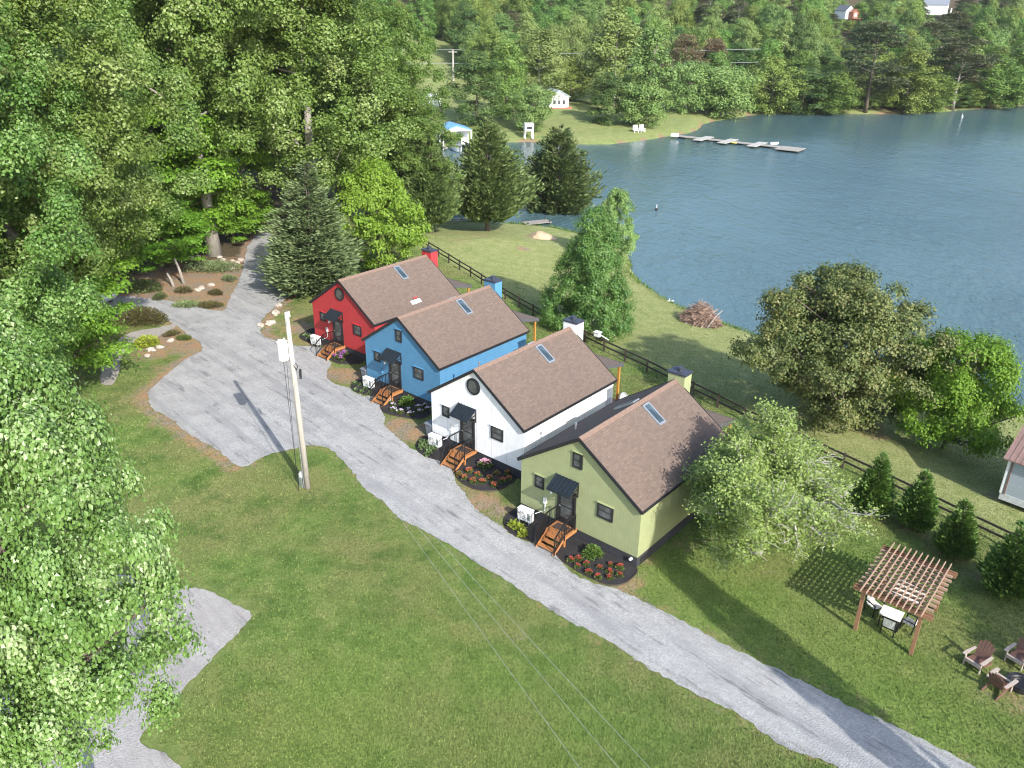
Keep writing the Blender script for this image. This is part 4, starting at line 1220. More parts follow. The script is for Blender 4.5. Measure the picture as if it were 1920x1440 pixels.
def bin_(h, x, y):
    p = hw(h, x, y)
    t = thing('trash_bin', f'grey lidded trash bin at the front left corner of the {h} cottage', 'trash bin', (p[0], p[1], 0), YAW, 'trash bins beside the cottages')
    L = MB(); v = []
    for z, w, d in ((.05, .22, .24), (.95, .29, .33)):
        v += [(-w, -d, z), (w, -d, z), (w, d, z), (-w, d, z)]
    L.add(v, [(3, 2, 1, 0), (4, 5, 6, 7), (0, 1, 5, 4), (1, 2, 6, 5), (2, 3, 7, 6), (3, 0, 4, 7)]); L.build('body', M['bin'], t, bevel=.02)
    L = MB(); L.box((0, -.02, .99), (.64, .74, .07)); L.build('lid', M['bin'], t, bevel=.02)
    for x_ in (-.24, .24):
        L = MB(); L.tube([(x_ - .03, .27, .1), (x_ + .03, .27, .1)], .1, 12); L.build('wheel', M['black'], t)


bin_('blue', -4.2, .45); bin_('white', -4.2, .5)

# white wicker like round seats on the back porches
for h, lab in (('blue', 'white rounded chair back beside the porch post of the blue cottage'), ('white', 'white rounded chair back beside the porch post of the white cottage')):
    p = hw(h, 3.15, 11.6)
    t = thing('garden_chair', lab, 'chair', (p[0], p[1], gz(*p)), YAW + 1.2, 'white rounded chairs behind the porches')
    L = MB(); n, k = 16, 8; vs = []
    for i in range(k + 1):
        a = math.pi * i / k
        for j in range(n + 1):
            b = -.2 + (math.pi + .4) * j / n
            vs.append((.38 * math.sin(a) * math.cos(b), .34 * math.sin(a) * math.sin(b), .95 - .6 * math.cos(a)))
    L.add(vs, [(i * (n + 1) + j, i * (n + 1) + j + 1, (i + 1) * (n + 1) + j + 1, (i + 1) * (n + 1) + j) for i in range(k) for j in range(n)])
    L.build('shell', M['white'], t, smooth=True)
    L = MB(); L.tube([(0, 0, .6), (0, 0, .62)], [.3, .3], 14); L.build('seat', M['cushion'], t)
    L = MB()
    for a in range(4): L.bar((.15 * math.cos(a * 1.57), .15 * math.sin(a * 1.57), .5), (.3 * math.cos(a * 1.57), .3 * math.sin(a * 1.57), 0), .04)
    L.build('legs_frame', M['grey_metal'], t)


# ------------------------------------------------------------------ flower beds
def mulch():
    m, nt, b = new_mat('black_mulch')
    f = noise(nt, 22, 5, rough=.8); g = noise(nt, 2, 4)
    c = ramp(nt, f, [(.3, (.008, .008, .009)), (.6, (.03, .028, .03)), (.85, (.075, .065, .062))])
    nt.links.new(mixc(nt, ramp(nt, g, [(.45, 0), (.75, .35)]), c, (.075, .06, .052)), b.inputs['Base Color'])
    b.inputs['Roughness'].default_value = .95; bump(nt, b, f, 1, .05); return m


M['mulch'] = mulch(); M['edging'] = plain('dark_edging', (.035, .024, .02), .7)
side_txt = dict(l='with the heat pump, left of the {} cottage steps', r='of flowers, right of the {} cottage steps')
for key, A in BEDW.items():
    h, s = key.split('_')
    c = A.mean(0)
    t = thing('mulch_bed', 'curved black mulch bed ' + side_txt[s].format(h), 'flower bed', (c[0], c[1], 0), 0, 'mulch beds in front of the cottages')
    o2 = np.array(rough_outline(A, .18, .012)) - c
    mb = MB(); n = len(o2); vs = []
    rings = [(1, .035), (.9, .07), (.6, .1), (.3, .11)]
    for f, z in rings: vs += [(p[0] * f, p[1] * f, z + random.uniform(-.015, .015)) for p in o2]
    vs.append((0, 0, .11))
    fs = [(r * n + i, r * n + (i + 1) % n, (r + 1) * n + (i + 1) % n, (r + 1) * n + i) for r in range(3) for i in range(n)]
    fs += [(3 * n + i, 3 * n + (i + 1) % n, 4 * n) for i in range(n)]
    mb.add(vs, fs); mb.build('mulch', M['mulch'], t, smooth=True)
    mb = MB(); pts = [(p[0], p[1], .035) for p in o2]; pts.append(pts[0])
    mb.tube(pts, .045, 6, False); mb.build('edging', M['edging'], t)


def leafy(seed, n, r, hgt, L, mat, bl=None, nb=0, bm=None, bL=.05):
    rg = np.random.default_rng(seed)
    v = unit(rg.normal(0, 1, (n, 3))); v[:, 2] = np.abs(v[:, 2])
    P = v * rg.uniform(.3, 1, n)[:, None] * np.array([r, r, hgt]) + np.array([0, 0, .03])
    T = unit(v + rg.normal(0, .5, (n, 3)) + np.array([0, 0, .2])); N = unit(np.array([0, 0, 1.]) + rg.normal(0, .4, (n, 3)))
    LL = L * rg.uniform(.6, 1.3, n)
    V, F, tt = leaf_geo(P, T, N, LL, LL * .3, np.clip(rg.normal(.5, .25, n), 0, 1))
    out = [('foliage', fast_mesh('foliage', V, F, mat, tt))]
    if nb:
        th = rg.uniform(0, 6.28, nb); rr = r * rg.uniform(.1, .95, nb)
        C = np.stack([rr * np.cos(th), rr * np.sin(th), hgt * (1.08 - .35 * (rr / r) ** 2) + .05], 1)
        idx = np.repeat(np.arange(nb), 7); m = len(idx)
        a = np.tile(np.arange(7) * .9, nb) + rg.uniform(0, .4, m)
        T = unit(np.stack([np.cos(a), np.sin(a), rg.uniform(.1, .6, m)], 1)); N = np.tile([[0, 0, 1.]], (m, 1)) + rg.normal(0, .15, (m, 3))
        V, F, tt = leaf_geo(C[idx] + rg.normal(0, .012, (m, 3)), T, unit(N), np.full(m, bL) * rg.uniform(.7, 1.2, m), np.full(m, bL * .42), rg.random(m))
        out.append(('blossoms', fast_mesh('blossoms', V, F, bm, tt)))
    return out


M['herb'] = leafmat('herb_leaf', (.06, .09, .02), (.11, .15, .035), (.17, .2, .06), .25)
M['yellow_leaf'] = leafmat('yellow_green_leaf', (.2, .26, .02), (.3, .36, .04), (.42, .46, .08), .3)
M['shrub_leaf'] = leafmat('shrub_leaf', (.06, .12, .02), (.11, .19, .035), (.18, .26, .06), .25)
M['hosta'] = leafmat('hosta_leaf', (.07, .13, .04), (.13, .2, .07), (.28, .34, .18), .25)
for k_, c_ in (('coral', ((.36, .06, .03), (.46, .12, .06), (.52, .2, .11))), ('scarlet', ((.3, .03, .028), (.4, .07, .05), (.46, .14, .1))), ('lilac', ((.6, .45, .66), (.75, .66, .8), (.8, .76, .82))),
               ('purple', ((.25, .07, .28), (.4, .15, .42), (.5, .25, .5))), ('pinkb', ((.55, .2, .3), (.68, .36, .44), (.75, .55, .6)))):
    M[k_] = leafmat(k_ + '_petal', *c_, .2)


def plant(name, meshes, px, label, cat, group=None, s=1.0, z=.1):
    p = G(px[0], px[1], z)
    o = thing(name, label, cat, (p[0], p[1], z - .03), random.uniform(0, 6), group)
    o.scale = (s, s, s)
    for nm, me_ in meshes:
        c = link(bpy.data.objects.new(nm, me_)); c.parent = o


z3 = lambda x, y: (760 + x * .17366, 680 + y * .17366)
z2 = lambda x, y: (940 + x * .17359, 860 + y * .17359)
z7 = lambda x, y: (600 + x * .15276, 600 + y * .15276)
z8 = lambda x, y: (560 + x * .125, 540 + y * .125)
fl = {k: [leafy(60 + i * 5 + j, 130, .2, .2, .12, M['herb'], None, 11, M[k], .075) for j in range(2)] for i, k in enumerate(('coral', 'scarlet', 'lilac', 'purple'))}
for i, p in enumerate([(690, 1185), (785, 1225), (640, 1252), (735, 1295), (830, 1300), (910, 1265), (960, 1335), (1040, 1288), (1120, 1262), (1100, 1200)]):
    plant('flower_plant', fl['coral'][i % 2], z3(*p), 'coral flowering plant in the mulch right of the white cottage steps', 'flower', 'coral flowers by the white cottage', random.uniform(.85, 1.1))
for p, lab in (((575, 1210), 'fading brownish plant at the left end of the coral flowers'), ((985, 1205), 'fading brownish plant among the coral flowers nearest the white wall')):
    plant('flower_plant', leafy(90, 130, .2, .18, .12, leafmat('fading_leaf', (.12, .1, .03), (.2, .15, .05), (.3, .14, .07), .2)), z3(*p), lab, 'flower')
plant('azalea_bush', leafy(91, 400, .42, .38, .12, M['shrub_leaf'], None, 45, M['pinkb'], .08), z3(860, 1120), 'pink flowering azalea bush in the bed of the white cottage', 'shrub')
for i, p in enumerate([(750, 1100), (840, 1095), (820, 1165), (920, 1155), (945, 1235), (1060, 1185), (1040, 1285), (1180, 1155), (1170, 1230), (1170, 1295), (1280, 1185), (1275, 1268)]):
    plant('flower_plant', fl['scarlet'][i % 2], z2(*p), 'red flowering plant in the mulch right of the olive cottage steps', 'flower', 'red flowers by the olive cottage', random.uniform(.7, .95))
plant('shrub', leafy(92, 700, .5, .55, .13, M['shrub_leaf']), z2(985, 1045), 'round green shrub among the red flowers of the olive cottage', 'shrub')
for i, p in enumerate([(850, 1008), (900, 1052), (905, 1112), (985, 1142), (1085, 1115), (1110, 1165), (1215, 1088), (1228, 1132), (1295, 1058), (1322, 1104)]):
    plant('flower_plant', fl['lilac'][i % 2], z7(*p), 'pale lilac flowering plant in the mulch right of the blue cottage steps', 'flower', 'lilac flowers by the blue cottage', random.uniform(.9, 1.2))
plant('shrub', leafy(93, 700, .52, .55, .16, M['shrub_leaf']), z7(1060, 1030), 'bright green shrub among the lilac flowers of the blue cottage', 'shrub')
for i, p in enumerate([(470, 990), (530, 965), (560, 1000), (600, 985), (640, 1015), (675, 975), (690, 1005), (620, 950), (500, 1030), (640, 1080), (560, 1050)]):
    plant('flower_plant', fl['purple'][i % 2], z8(*p), 'purple flowering plant in the mulch right of the red cottage steps', 'flower', 'purple flowers by the red cottage', random.uniform(1.0, 1.4))
plant('shrub', leafy(94, 500, .45, .45, .14, M['shrub_leaf']), z8(755, 955), 'small green shrub beside the purple flowers of the red cottage', 'shrub')
ho = [leafy(95 + j, 60, .24, .2, .2, M['hosta']) for j in range(2)]
for i, p in enumerate([(200, 870), (270, 885), (295, 945), (250, 985), (195, 925)]):
    plant('hosta', ho[i % 2], z3(*p), 'small green leafy plant before the heat pump of the white cottage', 'plant', 'leafy plants left of the white cottage steps', random.uniform(.9, 1.2))
for i, p in enumerate([(430, 780), (490, 805), (440, 860), (510, 885), (560, 850), (610, 895)]):
    plant('hosta', ho[i % 2], z7(*p), 'small pale plant before the heat pump of the blue cottage', 'plant', 'pale plants left of the blue cottage steps', random.uniform(.6, .8))
for i, p in enumerate([(100, 720), (160, 745), (230, 765)]):
    plant('hosta', ho[i % 2], z8(*p), 'small pale plant before the heat pump of the red cottage', 'plant', 'pale plants left of the red cottage steps', random.uniform(.8, 1))
yl = leafy(98, 110, .28, .28, .2, M['yellow_leaf'])
for p, lab in (((130, 735), 'yellow leaved plant left in front of the olive cottage heat pump'), ((215, 760), 'yellow green plant in the middle of the olive heat pump bed'), ((235, 825), 'yellow green plant next to the gravel in the olive heat pump bed')):
    plant('hosta', yl, z2(*p), lab, 'plant', None, 1.0 if p[0] < 200 else .85)

# hedge, yellow shrub and rocks by the gravel arm
def low_shrub(name, px, r, hgt, n, L, mat, label, sy=1.0, rz=0, cat='shrub'):
    p = W(*px); t = thing(name, label, cat, tuple(p), rz)
    for nm, me_ in leafy(hash(label) % 1000, n, r, hgt, L, mat):
        c = link(bpy.data.objects.new(nm, me_)); c.parent = t
    tb = MB(); rg = np.random.default_rng(4)
    for i in range(60):
        a = rg.uniform(0, 6.28); q = r * rg.uniform(.4, .9)
        tb.tube([(rg.normal(0, r * .3), rg.normal(0, r * .3), 0), (q * .6 * math.cos(a), q * .6 * math.sin(a), hgt * .5), (q * math.cos(a), q * math.sin(a), hgt * rg.uniform(.5, .9))], [.03, .02, .008], 4, False)
    tb.build('stems', M['bark'], t)
    t.scale = (1, sy, 1)
    return t


import zlib
def hash(s): return zlib.crc32(s.encode())


M['hedge_leaf'] = leafmat('bronze_hedge_leaf', (.06, .05, .022), (.1, .085, .035), (.13, .16, .03), .15)
low_shrub('clipped_hedge', (268, 604), 2.35, 1.25, 5200, .2, M['hedge_leaf'], 'low rounded bronze green hedge beside the gravel arm', .62, R(-8), 'hedge')
low_shrub('yellow_shrub', (276, 648), .95, .75, 900, .26, M['yellow_leaf'], 'small yellow green shrub on the bare earth below the hedge', .7, R(30))
low_shrub('juniper', (350, 574), 1.3, .35, 1300, .2, M['hemlock_leaf'], 'low spreading grey juniper on the red earth beside the gravel arm', .6, 0)
low_shrub('juniper', (395, 575), 1.2, .4, 1200, .2, M['hedge_leaf'], 'low brown spreading juniper at the fork of the driveway', .6, 0)
low_shrub('dark_shrub', (270, 545), 1.8, 1.0, 2200, .22, M['dark_cedar'], 'dark low shrub under the bright layered tree', .7, 0)
low_shrub('grey_shrub', (400, 505), 3.2, .7, 3600, .2, M['hemlock_leaf'], 'sparse grey groundcover shrub around the tree trunks', .6, 0)


for px, r_, h_, mt, lab in [((345, 548), .9, .5, 'hedge_leaf', 'brown mound of low plants on the earth bank left of the fork'), ((405, 552), .8, .45, 'hedge_leaf', 'brown low plants on the earth bank right beside the fork'),
                            ((430, 525), 1.1, .4, 'hemlock_leaf', 'thin grey green plants near the upper driveway edge'), ((300, 560), .9, .5, 'dark_cedar', 'dark low plants at the mouth of the gravel arm'),
                            ((322, 628), .7, .3, 'hedge_leaf', 'dry brown plants right of the yellow shrub'), ((345, 636), .6, .25, 'herb', 'thin green weeds on the bare earth near the gravel turnaround')]:
    low_shrub('low_plant', px, r_, h_, 900, .16, M[mt], lab, .7, px[0] * .1, 'plant')


def rock(px, s, label, grp):
    p = W(*px); rg = np.random.default_rng(int(px[0] * 7 + px[1]))
    mb = MB(); n, k = 9, 5; vs = []
    for i in range(k + 1):
        a = math.pi * i / k
        for j in range(n):
            r_ = s * (1 + rg.uniform(-.22, .22)); b = 2 * math.pi * j / n
            vs.append((r_ * math.sin(a) * math.cos(b) * 1.3, r_ * math.sin(a) * math.sin(b), r_ * .65 * math.cos(a)))
    mb.add(vs, [(i * n + j, (i + 1) * n + j, (i + 1) * n + (j + 1) % n, i * n + (j + 1) % n) for i in range(k) for j in range(n)])
    o = mb.build('rock', M['stone']); o.location = (p[0], p[1], p[2] + s * .25); o.rotation_euler.z = rg.uniform(0, 6)
    tag(o, label, 'rock', grp)


for px, s in [((517, 589), .42), ((508, 608), .4), ((489, 612), .3), ((524, 574), .28)]: rock(px, s, 'tan boulder on the grass edge left of the red cottage', 'boulders left of the red cottage')
for px, s in [((432, 506), .35), ((440, 500), .3), ((425, 497), .3), ((445, 493), .28), ((452, 488), .3), ((436, 490), .25), ((418, 488), .25), ((360, 485), .3), ((372, 482), .25), ((395, 478), .3), ((405, 495), .2), ((378, 541), .3), ((396, 536), .32), ((370, 545), .28), ((345, 480), .3), ((330, 572), .25), ((412, 483), .25)]:
    rock(px, s, 'pale rock lying around the tree trunks beside the upper driveway', 'rocks beside the upper driveway')
for px, s in [((283, 657), .3), ((300, 652), .25), ((320, 640), .25), ((276, 668), .22)]: rock(px, s, 'tan rock on the bare earth by the yellow shrub', 'rocks by the yellow shrub')

# two leaning stems
for (a, b, lab) in [((345, 532), (327, 484), 'taller of two bare leaning stems beside the gravel arm'), ((326, 538), (313, 512), 'shorter of two bare leaning stems beside the gravel arm')]:
    p = W(*a); q = at(b[0], b[1], p[1] + .3)
    t = thing('leaning_stem', lab, 'tree trunk', tuple(p))
    mb = MB(); d = np.array(q) - p; mb.tube([(0, 0, -.2), tuple(d * .5 + np.array([.05, 0, .05])), tuple(d)], [.16, .13, .1], 8); mb.build('trunk', M['bark_pale'], t, smooth=True)

# ------------------------------------------------------------------ utility pole
pb = W(577, 915); pz = pb[2]
t = thing('utility_pole', 'weathered wooden utility pole with a white transformer beside the driveway', 'utility pole', tuple(pb), 0)
mb = MB(); mb.tube([(0, 0, -.3), (-.05, 0, 5), (-.13, 0, 10.8)], [.175, .15, .115], 16); mb.build('pole', M['pole'], t, smooth=True)
mb = MB(); tx, ty = -.52, -.1
mb.tube([(tx, ty, 8.1), (tx, ty, 8.14), (tx, ty, 9.1), (tx, ty, 9.16), (tx, ty, 9.22)], [.24, .27, .27, .3, .2], 20)
mb.box((-.22, -.05, 8.95), (.3, .1, .12)); mb.box((-.22, -.05, 8.35), (.3, .1, .12))
tr = mb.build('transformer', M['white_metal'], t, smooth=False)
for dx, dy in ((-.13, -.1), (.12, .08)):
    mb = MB(); mb.tube([(tx + dx, ty + dy, 9.18), (tx + dx, ty + dy, 9.26), (tx + dx, ty + dy, 9.34)], [.04, .05, .02], 8); mb.build('bushing', M['white'], tr)
mb = MB(); mb.tube([(-.18, .0, 10.2), (-.18, .0, 10.55)], [.07, .05], 10); mb.tube([(.02, -.08, 10.55), (.02, -.08, 10.85)], [.06, .045], 10); mb.tube([(-.08, -.14, 10.0), (-.08, -.14, 10.45)], [.05, .06], 10); mb.build('insulator', M['white'], t)
mb = MB(); mb.tube([(-.17, -.12, .1), (-.2, -.1, 4.5), (-.24, -.1, 8.0)], .025, 8); mb.build('conduit', M['grey_metal'], t)
mb = MB(); mb.tube([(.28 + .0, -.1, 7.0), (.31, -.1, 7.55)], .07, 8); mb.tube([(.1, -.1, 7.55), (.0, -.16, 7.8), (.12, -.16, 7.95), (.2, -.14, 7.75), (.1, -.14, 7.5)], .022, 6); mb.build('cable_splice', M['black'], t)
mb = MB(); mb.tube([(tx, ty - .05, 8.1), (tx + .03, ty - .1, 4), (tx + .1, ty - .25, .0)], .013, 5); mb.tube([(tx + .15, ty, 8.1), (tx + .1, ty - .15, 4), (tx + .1, ty - .3, .0)], .01, 5); mb.build('ground_wire', M['black'], t)
p = W(567, 912)
t = thing('pedestal_box', 'small grey green utility box at the foot of the wooden pole', 'utility box', tuple(p), YAW)
mb = MB(); mb.box((0, 0, .3), (.3, .22, .7)); mb.build('box', plain('grey_green_box', (.2, .23, .2), .6), t, bevel=.02)
mb = MB(); mb.box((0, 0, .76), (.22, .18, .26)); mb.tube([(0, 0, .85), (0, 0, .98)], .08, 10); mb.build('meter', M['white_metal'], t)


def cable(px_end, z_end, px_start, dY, sag, label):
    a = np.array([pb[0] - .1, pb[1], pz + 7.6 - dY]); b = G(px_end[0], px_end[1], z_end)
    b = a + (b - a) * 1.5
    n = 24; pts = []
    for i in range(n + 1):
        f = i / n; q = a + (b - a) * f; q[2] -= sag * 4 * f * (1 - f); pts.append(tuple(q))
    mb = MB(); mb.tube(pts, .0055, 5, False)
    tag(mb.build('power_cable', M['cable']), label, 'cable', 'overhead cables from the wooden pole')


M['cable'] = plain('cable_grey', (.3, .31, .32), .5)
cable((1092, 1440), 7.2, None, 0, .15, 'left overhead cable, running from the wooden pole over the front lawn')
cable((1168, 1440), 7.0, None, .5, .2, 'middle overhead cable, running from the wooden pole over the front lawn')
cable((1228, 1440), 6.8, None, .9, .2, 'right overhead cable, running from the wooden pole over the front lawn')

# ------------------------------------------------------------------ rail fence
fpx = [(776, 444), (800, 468), (880, 517), (955, 566), (1010, 598), (1060, 622), (1119, 653), (1157, 671), (1198, 690), (1242, 713), (1339, 761), (1400, 793), (1600, 888), (1750, 960), (1874, 1022), (1990, 1080)]
FPW = outline(fpx)
t = thing('rail_fence', 'dark two rail wooden fence running behind the cottages', 'fence', (FPW[8][0], FPW[8][1], 0))
cum = np.concatenate([[0], np.cumsum(np.linalg.norm(np.diff(FPW, axis=0), axis=1))])
npost = int(cum[-1] / 2.45)
pp = []
for i in range(npost + 1):
    d = cum[-1] * i / npost; k = min(np.searchsorted(cum, d, 'right') - 1, len(FPW) - 2)
    q = FPW[k] + (FPW[k + 1] - FPW[k]) * (d - cum[k]) / (cum[k + 1] - cum[k])
    pp.append(np.array([q[0] - FPW[8][0], q[1] - FPW[8][1], gz(*q)]))
for q in pp:
    mb = MB(); mb.box((q[0], q[1], q[2] + .48), (.12, .12, 1.2), rz=YAW); mb.build('post', M['fence'], t)
for a, b in zip(pp[:-1], pp[1:]):
    for z in (.95, .5):
        mb = MB(); j = random.uniform(-.025, .025)
        mb.bar(a + np.array([0, 0, z + j]), b + np.array([0, 0, z - j]), .045, .13); mb.build('rail', M['fence'], t)
p = W(1119, 652)
t = thing('white_box', 'small white box fixed to a fence post behind the white cottage', 'box', (p[0], p[1], p[2]), YAW)
mb = MB(); mb.box((0, -.02, 1.2), (.5, .35, .36)); mb.build('body', M['white'], t, bevel=.02)
mb = MB(); mb.box((0, 0, 1.4), (.6, .5, .05)); mb.bar((.1, .1, 1.2), (.8, .5, .75), .06); mb.build('lid', M['white'], t)

# ------------------------------------------------------------------ pergola and dining set
PG = np.array([16.66, 28.9]); prz = R(-39.6)
t = thing('pergola', 'reddish brown wooden pergola with a slatted open roof', 'pergola', (PG[0], PG[1], 0), prz)
PW, PD, PH = 2.42, 3.75, 2.3
for x in (-PW / 2, PW / 2):
    for y in (0, PD):
        mb = MB(); mb.box((x, y, PH / 2 - .05), (.15, .15, PH)); mb.build('post', M['pergola'], t)
for y in (-.1, .1, PD - .1, PD + .1):
    mb = MB(); mb.box((0, y, PH - .06), (PW + .9, .05, .2)); mb.build('beam', M['pergola'], t)
M['pergtop'] = wood('faded_redwood', (.42, .28, .2), .75, .7)  # paler brown than the posts, for purlins and rafters
for i in range(9):
    y = .36 + i * (PD - .72) / 8
    mb = MB(); mb.box((random.uniform(-.06, .06), y, PH + .02), (PW + .75, .07, .12)); mb.build('purlin', M['pergtop'], t)
for i in range(11):
    x = -PW / 2 - .06 + i * (PW + .12) / 10
    mb = MB(); mb.box((x, PD / 2, PH + .13), (.04, PD + .95, .09)); mb.build('rafter', M['pergtop'], t)


def cushion_chair(px, rz, label, name='patio_chair', w=.56, seat='slat'):
    p = W(*px); t = thing(name, label, 'bench' if w > 1 else 'chair', tuple(p), rz, None)
    mb = MB()
    for x in (-w / 2, w / 2):
        mb.bar((x, -.27, 0), (x, -.27, .62), .045); mb.bar((x, .27, 0), (x, .33, .95), .045); mb.bar((x, -.3, .62), (x, .3, .62), .05, .03)
    mb.bar((-w / 2, -.26, .38), (w / 2, -.26, .38), .04); mb.bar((-w / 2, .27, .38), (w / 2, .27, .38), .04); mb.bar((-w / 2, .33, .93), (w / 2, .33, .93), .04)
    mb.build('frame', M['black_metal'], t)
    mb = MB()
    k = max(3, int(w / .17))
    for i in range(3): mb.box((0, -.17 + i * .18, .43), (w - .06, .15, .06))
    mb.build('seat', M['cushion'], t, bevel=.015)
    mb = MB()
    for i in range(k): 
        mb.box((-w / 2 + (i + .5) * w / k, .29, .7), (w / k - .02, .06, .42), M=Matrix.Rotation(R(-8), 3, 'X'))
    mb.build('backrest', M['cushion'], t, bevel=.015)
    return t


cushion_chair((1637, 1148), prz + R(62), 'black framed patio chair with cream cushions at the left side of the pergola')
cushion_chair((1666, 1185), prz + R(178), 'black framed patio chair with its back to the lawn, nearest the camera')
cushion_chair((1703, 1180), prz + R(-100), 'black framed patio chair on the right side of the table under the pergola')
cushion_chair((1697, 1130), prz - R(8), 'long cream cushioned bench at the back of the pergola', 'cushioned_bench', 1.35)
p = W(1671, 1168); q = np.array([17.36, 29.95, 0])
t = thing('dining_table', 'rectangular cream topped table under the pergola', 'table', tuple(q), prz + R(2))
mb = MB(); mb.box((0, 0, .72), (.92, .78, .045)); mb.build('tabletop', M['cushion'], t, bevel=.01)
for x in (-.38, .38):
    for y in (-.31, .31):
        mb = MB(); mb.box((x, y, .35), (.05, .05, .7)); mb.build('leg', M['black_metal'], t)


# ------------------------------------------------------------------ adirondack chairs and fire pit
def adirondack(loc, rz, label):
    t = thing('adirondack_chair', label, 'chair', loc, rz, 'adirondack chairs at the fire pit'); t.scale = (1.06, 1.06, 1.06)
    # faces -y
    mb = MB()
    for i in range(5):
        f = i / 4; mb.box((0, -.38 + f * .52, .37 - f * .1), (.58, .11, .022), M=Matrix.Rotation(R(11), 3, 'X'))
    mb.build('seat', M['adir'], t)
    mb = MB(); mb.box((0, -.44, .33), (.6, .03, .12)); mb.box((0, -.41, .395), (.6, .1, .024)); mb.build('front_board', M['adir_light'], t)
    mb = MB(); hs = [.78, .88, .92, .88, .78]
    for i in range(5):
        x = (i - 2) * .118; mb.bar((x * .85, .14, .24), (x * 1.12, .14 + .38 * hs[i], .24 + .86 * hs[i]), .105, .022, up=(0, -1, .4))
    mb.build('backrest', M['adir'], t)
    mb = MB(); mb.bar((-.3, .3, .52), (.3, .3, .52), .03, .07); mb.bar((-.27, .42, .82), (.27, .42, .82), .03, .06); mb.build('back_brace', M['adir'], t)
    for s in (-1, 1):
        mb = MB(); mb.slab([(s * .3, -.5), (s * .44, -.5), (s * .45, -.2), (s * .4, .3), (s * .3, .3)][:: s], .55, .575); mb.build('armrest', M['adir_light'], t)
        mb = MB(); mb.box((s * .33, -.38, .275), (.03, .11, .55)); mb.build('leg', M['adir_light'], t)
        mb = MB(); mb.bar((s * .29, -.44, .32), (s * .29, .6, .03), .03, .12); mb.build('leg', M['adir'], t)
    return t


adirondack((20.15, 27.5, 0), R(-58), 'brown adirondack chair nearest the pergola facing the road')
adirondack((22.05, 27.75, 0), R(-55), 'brown adirondack chair cut by the right edge above the fire pit')
adirondack((20.3, 26.1, 0), R(122), 'brown adirondack chair below the fire pit with its back to the road')
t = thing('fire_pit', 'round black metal fire pit between the adirondack chairs', 'fire pit', (21.3, 26.25, 0))
mb = MB(); n = 24; vs = []
for r_, z in ((.42, .0), (.46, .34), (.52, .36), (.52, .34), (.4, .33), (.3, .18)): vs += [(r_ * math.cos(2 * math.pi * i / n), r_ * math.sin(2 * math.pi * i / n), z) for i in range(n)]
vs.append((0, 0, .16))
mb.add(vs, [(k * n + i, k * n + (i + 1) % n, (k + 1) * n + (i + 1) % n, (k + 1) * n + i) for k in range(5) for i in range(n)] + [(5 * n + i, 5 * n + (i + 1) % n, 6 * n) for i in range(n)])
mb.build('bowl', M['black'], t)
mb = MB()
for i in range(5): mb.bar((-.45, -.36 + i * .18, .37), (.45, -.36 + i * .18, .37), .015)
mb.build('grate', M['black_metal'], t)

# ------------------------------------------------------------------ grey shed at the right edge
t = thing('shed', 'grey sided shed with a brown metal roof cut by the right edge', 'shed', (28.19, 40.95, 0), YAW + R(-6))
sl, sd = 7.0, 5.0; M['shedw'] = siding('grey_lap_siding', (.36, .41, .45), .15, .4, True, .12)
M['shedr'] = plain('brown_metal_roof', (.27, .175, .145), .5, .2)
mb = MB(); mb.add([(0, 0, .35), (sl, 0, .35), (sl, sd, .35), (0, sd, .35), (0, 0, 2.72), (sl, 0, 2.72), (sl, sd, 2.72), (0, sd, 2.72), (0, sd / 2, 4.0), (sl, sd / 2, 4.0)],
                  [(0, 1, 5, 4), (2, 3, 7, 6), (3, 0, 4, 8, 7), (1, 2, 6, 9, 5)]); mb.build('wall', M['shedw'], t)
mb = MB(); mb.box((sl / 2, sd / 2, .15), (sl + .04, sd + .04, .42)); mb.build('plinth', plain('pale_concrete', (.5, .52, .52), .85), t)
mb = MB()
mb.add([(-.3, -.3, 2.62), (sl + .3, -.3, 2.62), (sl + .3, sd / 2, 4.12), (-.3, sd / 2, 4.12), (-.3, sd + .3, 2.62), (sl + .3, sd + .3, 2.62),
        (-.3, -.3, 2.56), (sl + .3, -.3, 2.56), (sl + .3, sd / 2, 4.06), (-.3, sd / 2, 4.06), (-.3, sd + .3, 2.56), (sl + .3, sd + .3, 2.56)],
       [(0, 1, 2, 3), (3, 2, 5, 4), (6, 9, 8, 7), (9, 10, 11, 8), (0, 6, 7, 1), (4, 5, 11, 10), (0, 3, 9, 6), (3, 4, 10, 9), (1, 7, 8, 2), (2, 8, 11, 5)])
for i in range(26):
    x = -.28 + i * (sl + .56) / 25
    mb.bar((x, -.3, 2.635), (x, sd / 2, 4.135), .03, .03)
mb.build('roof', M['shedr'], t)
mb = MB(); mb.box((0, -.012, 1.52), (.14, .03, 2.36)); mb.box((-.015, .05, 1.52), (.03, .16, 2.36)); mb.build('corner_board', M['white'], t)
mb = MB(); mb.box((.18, -.02, 1.52), (.1, .05, 2.36)); mb.build('downspout', plain('brown_downspout', (.2, .13, .11), .5), t)

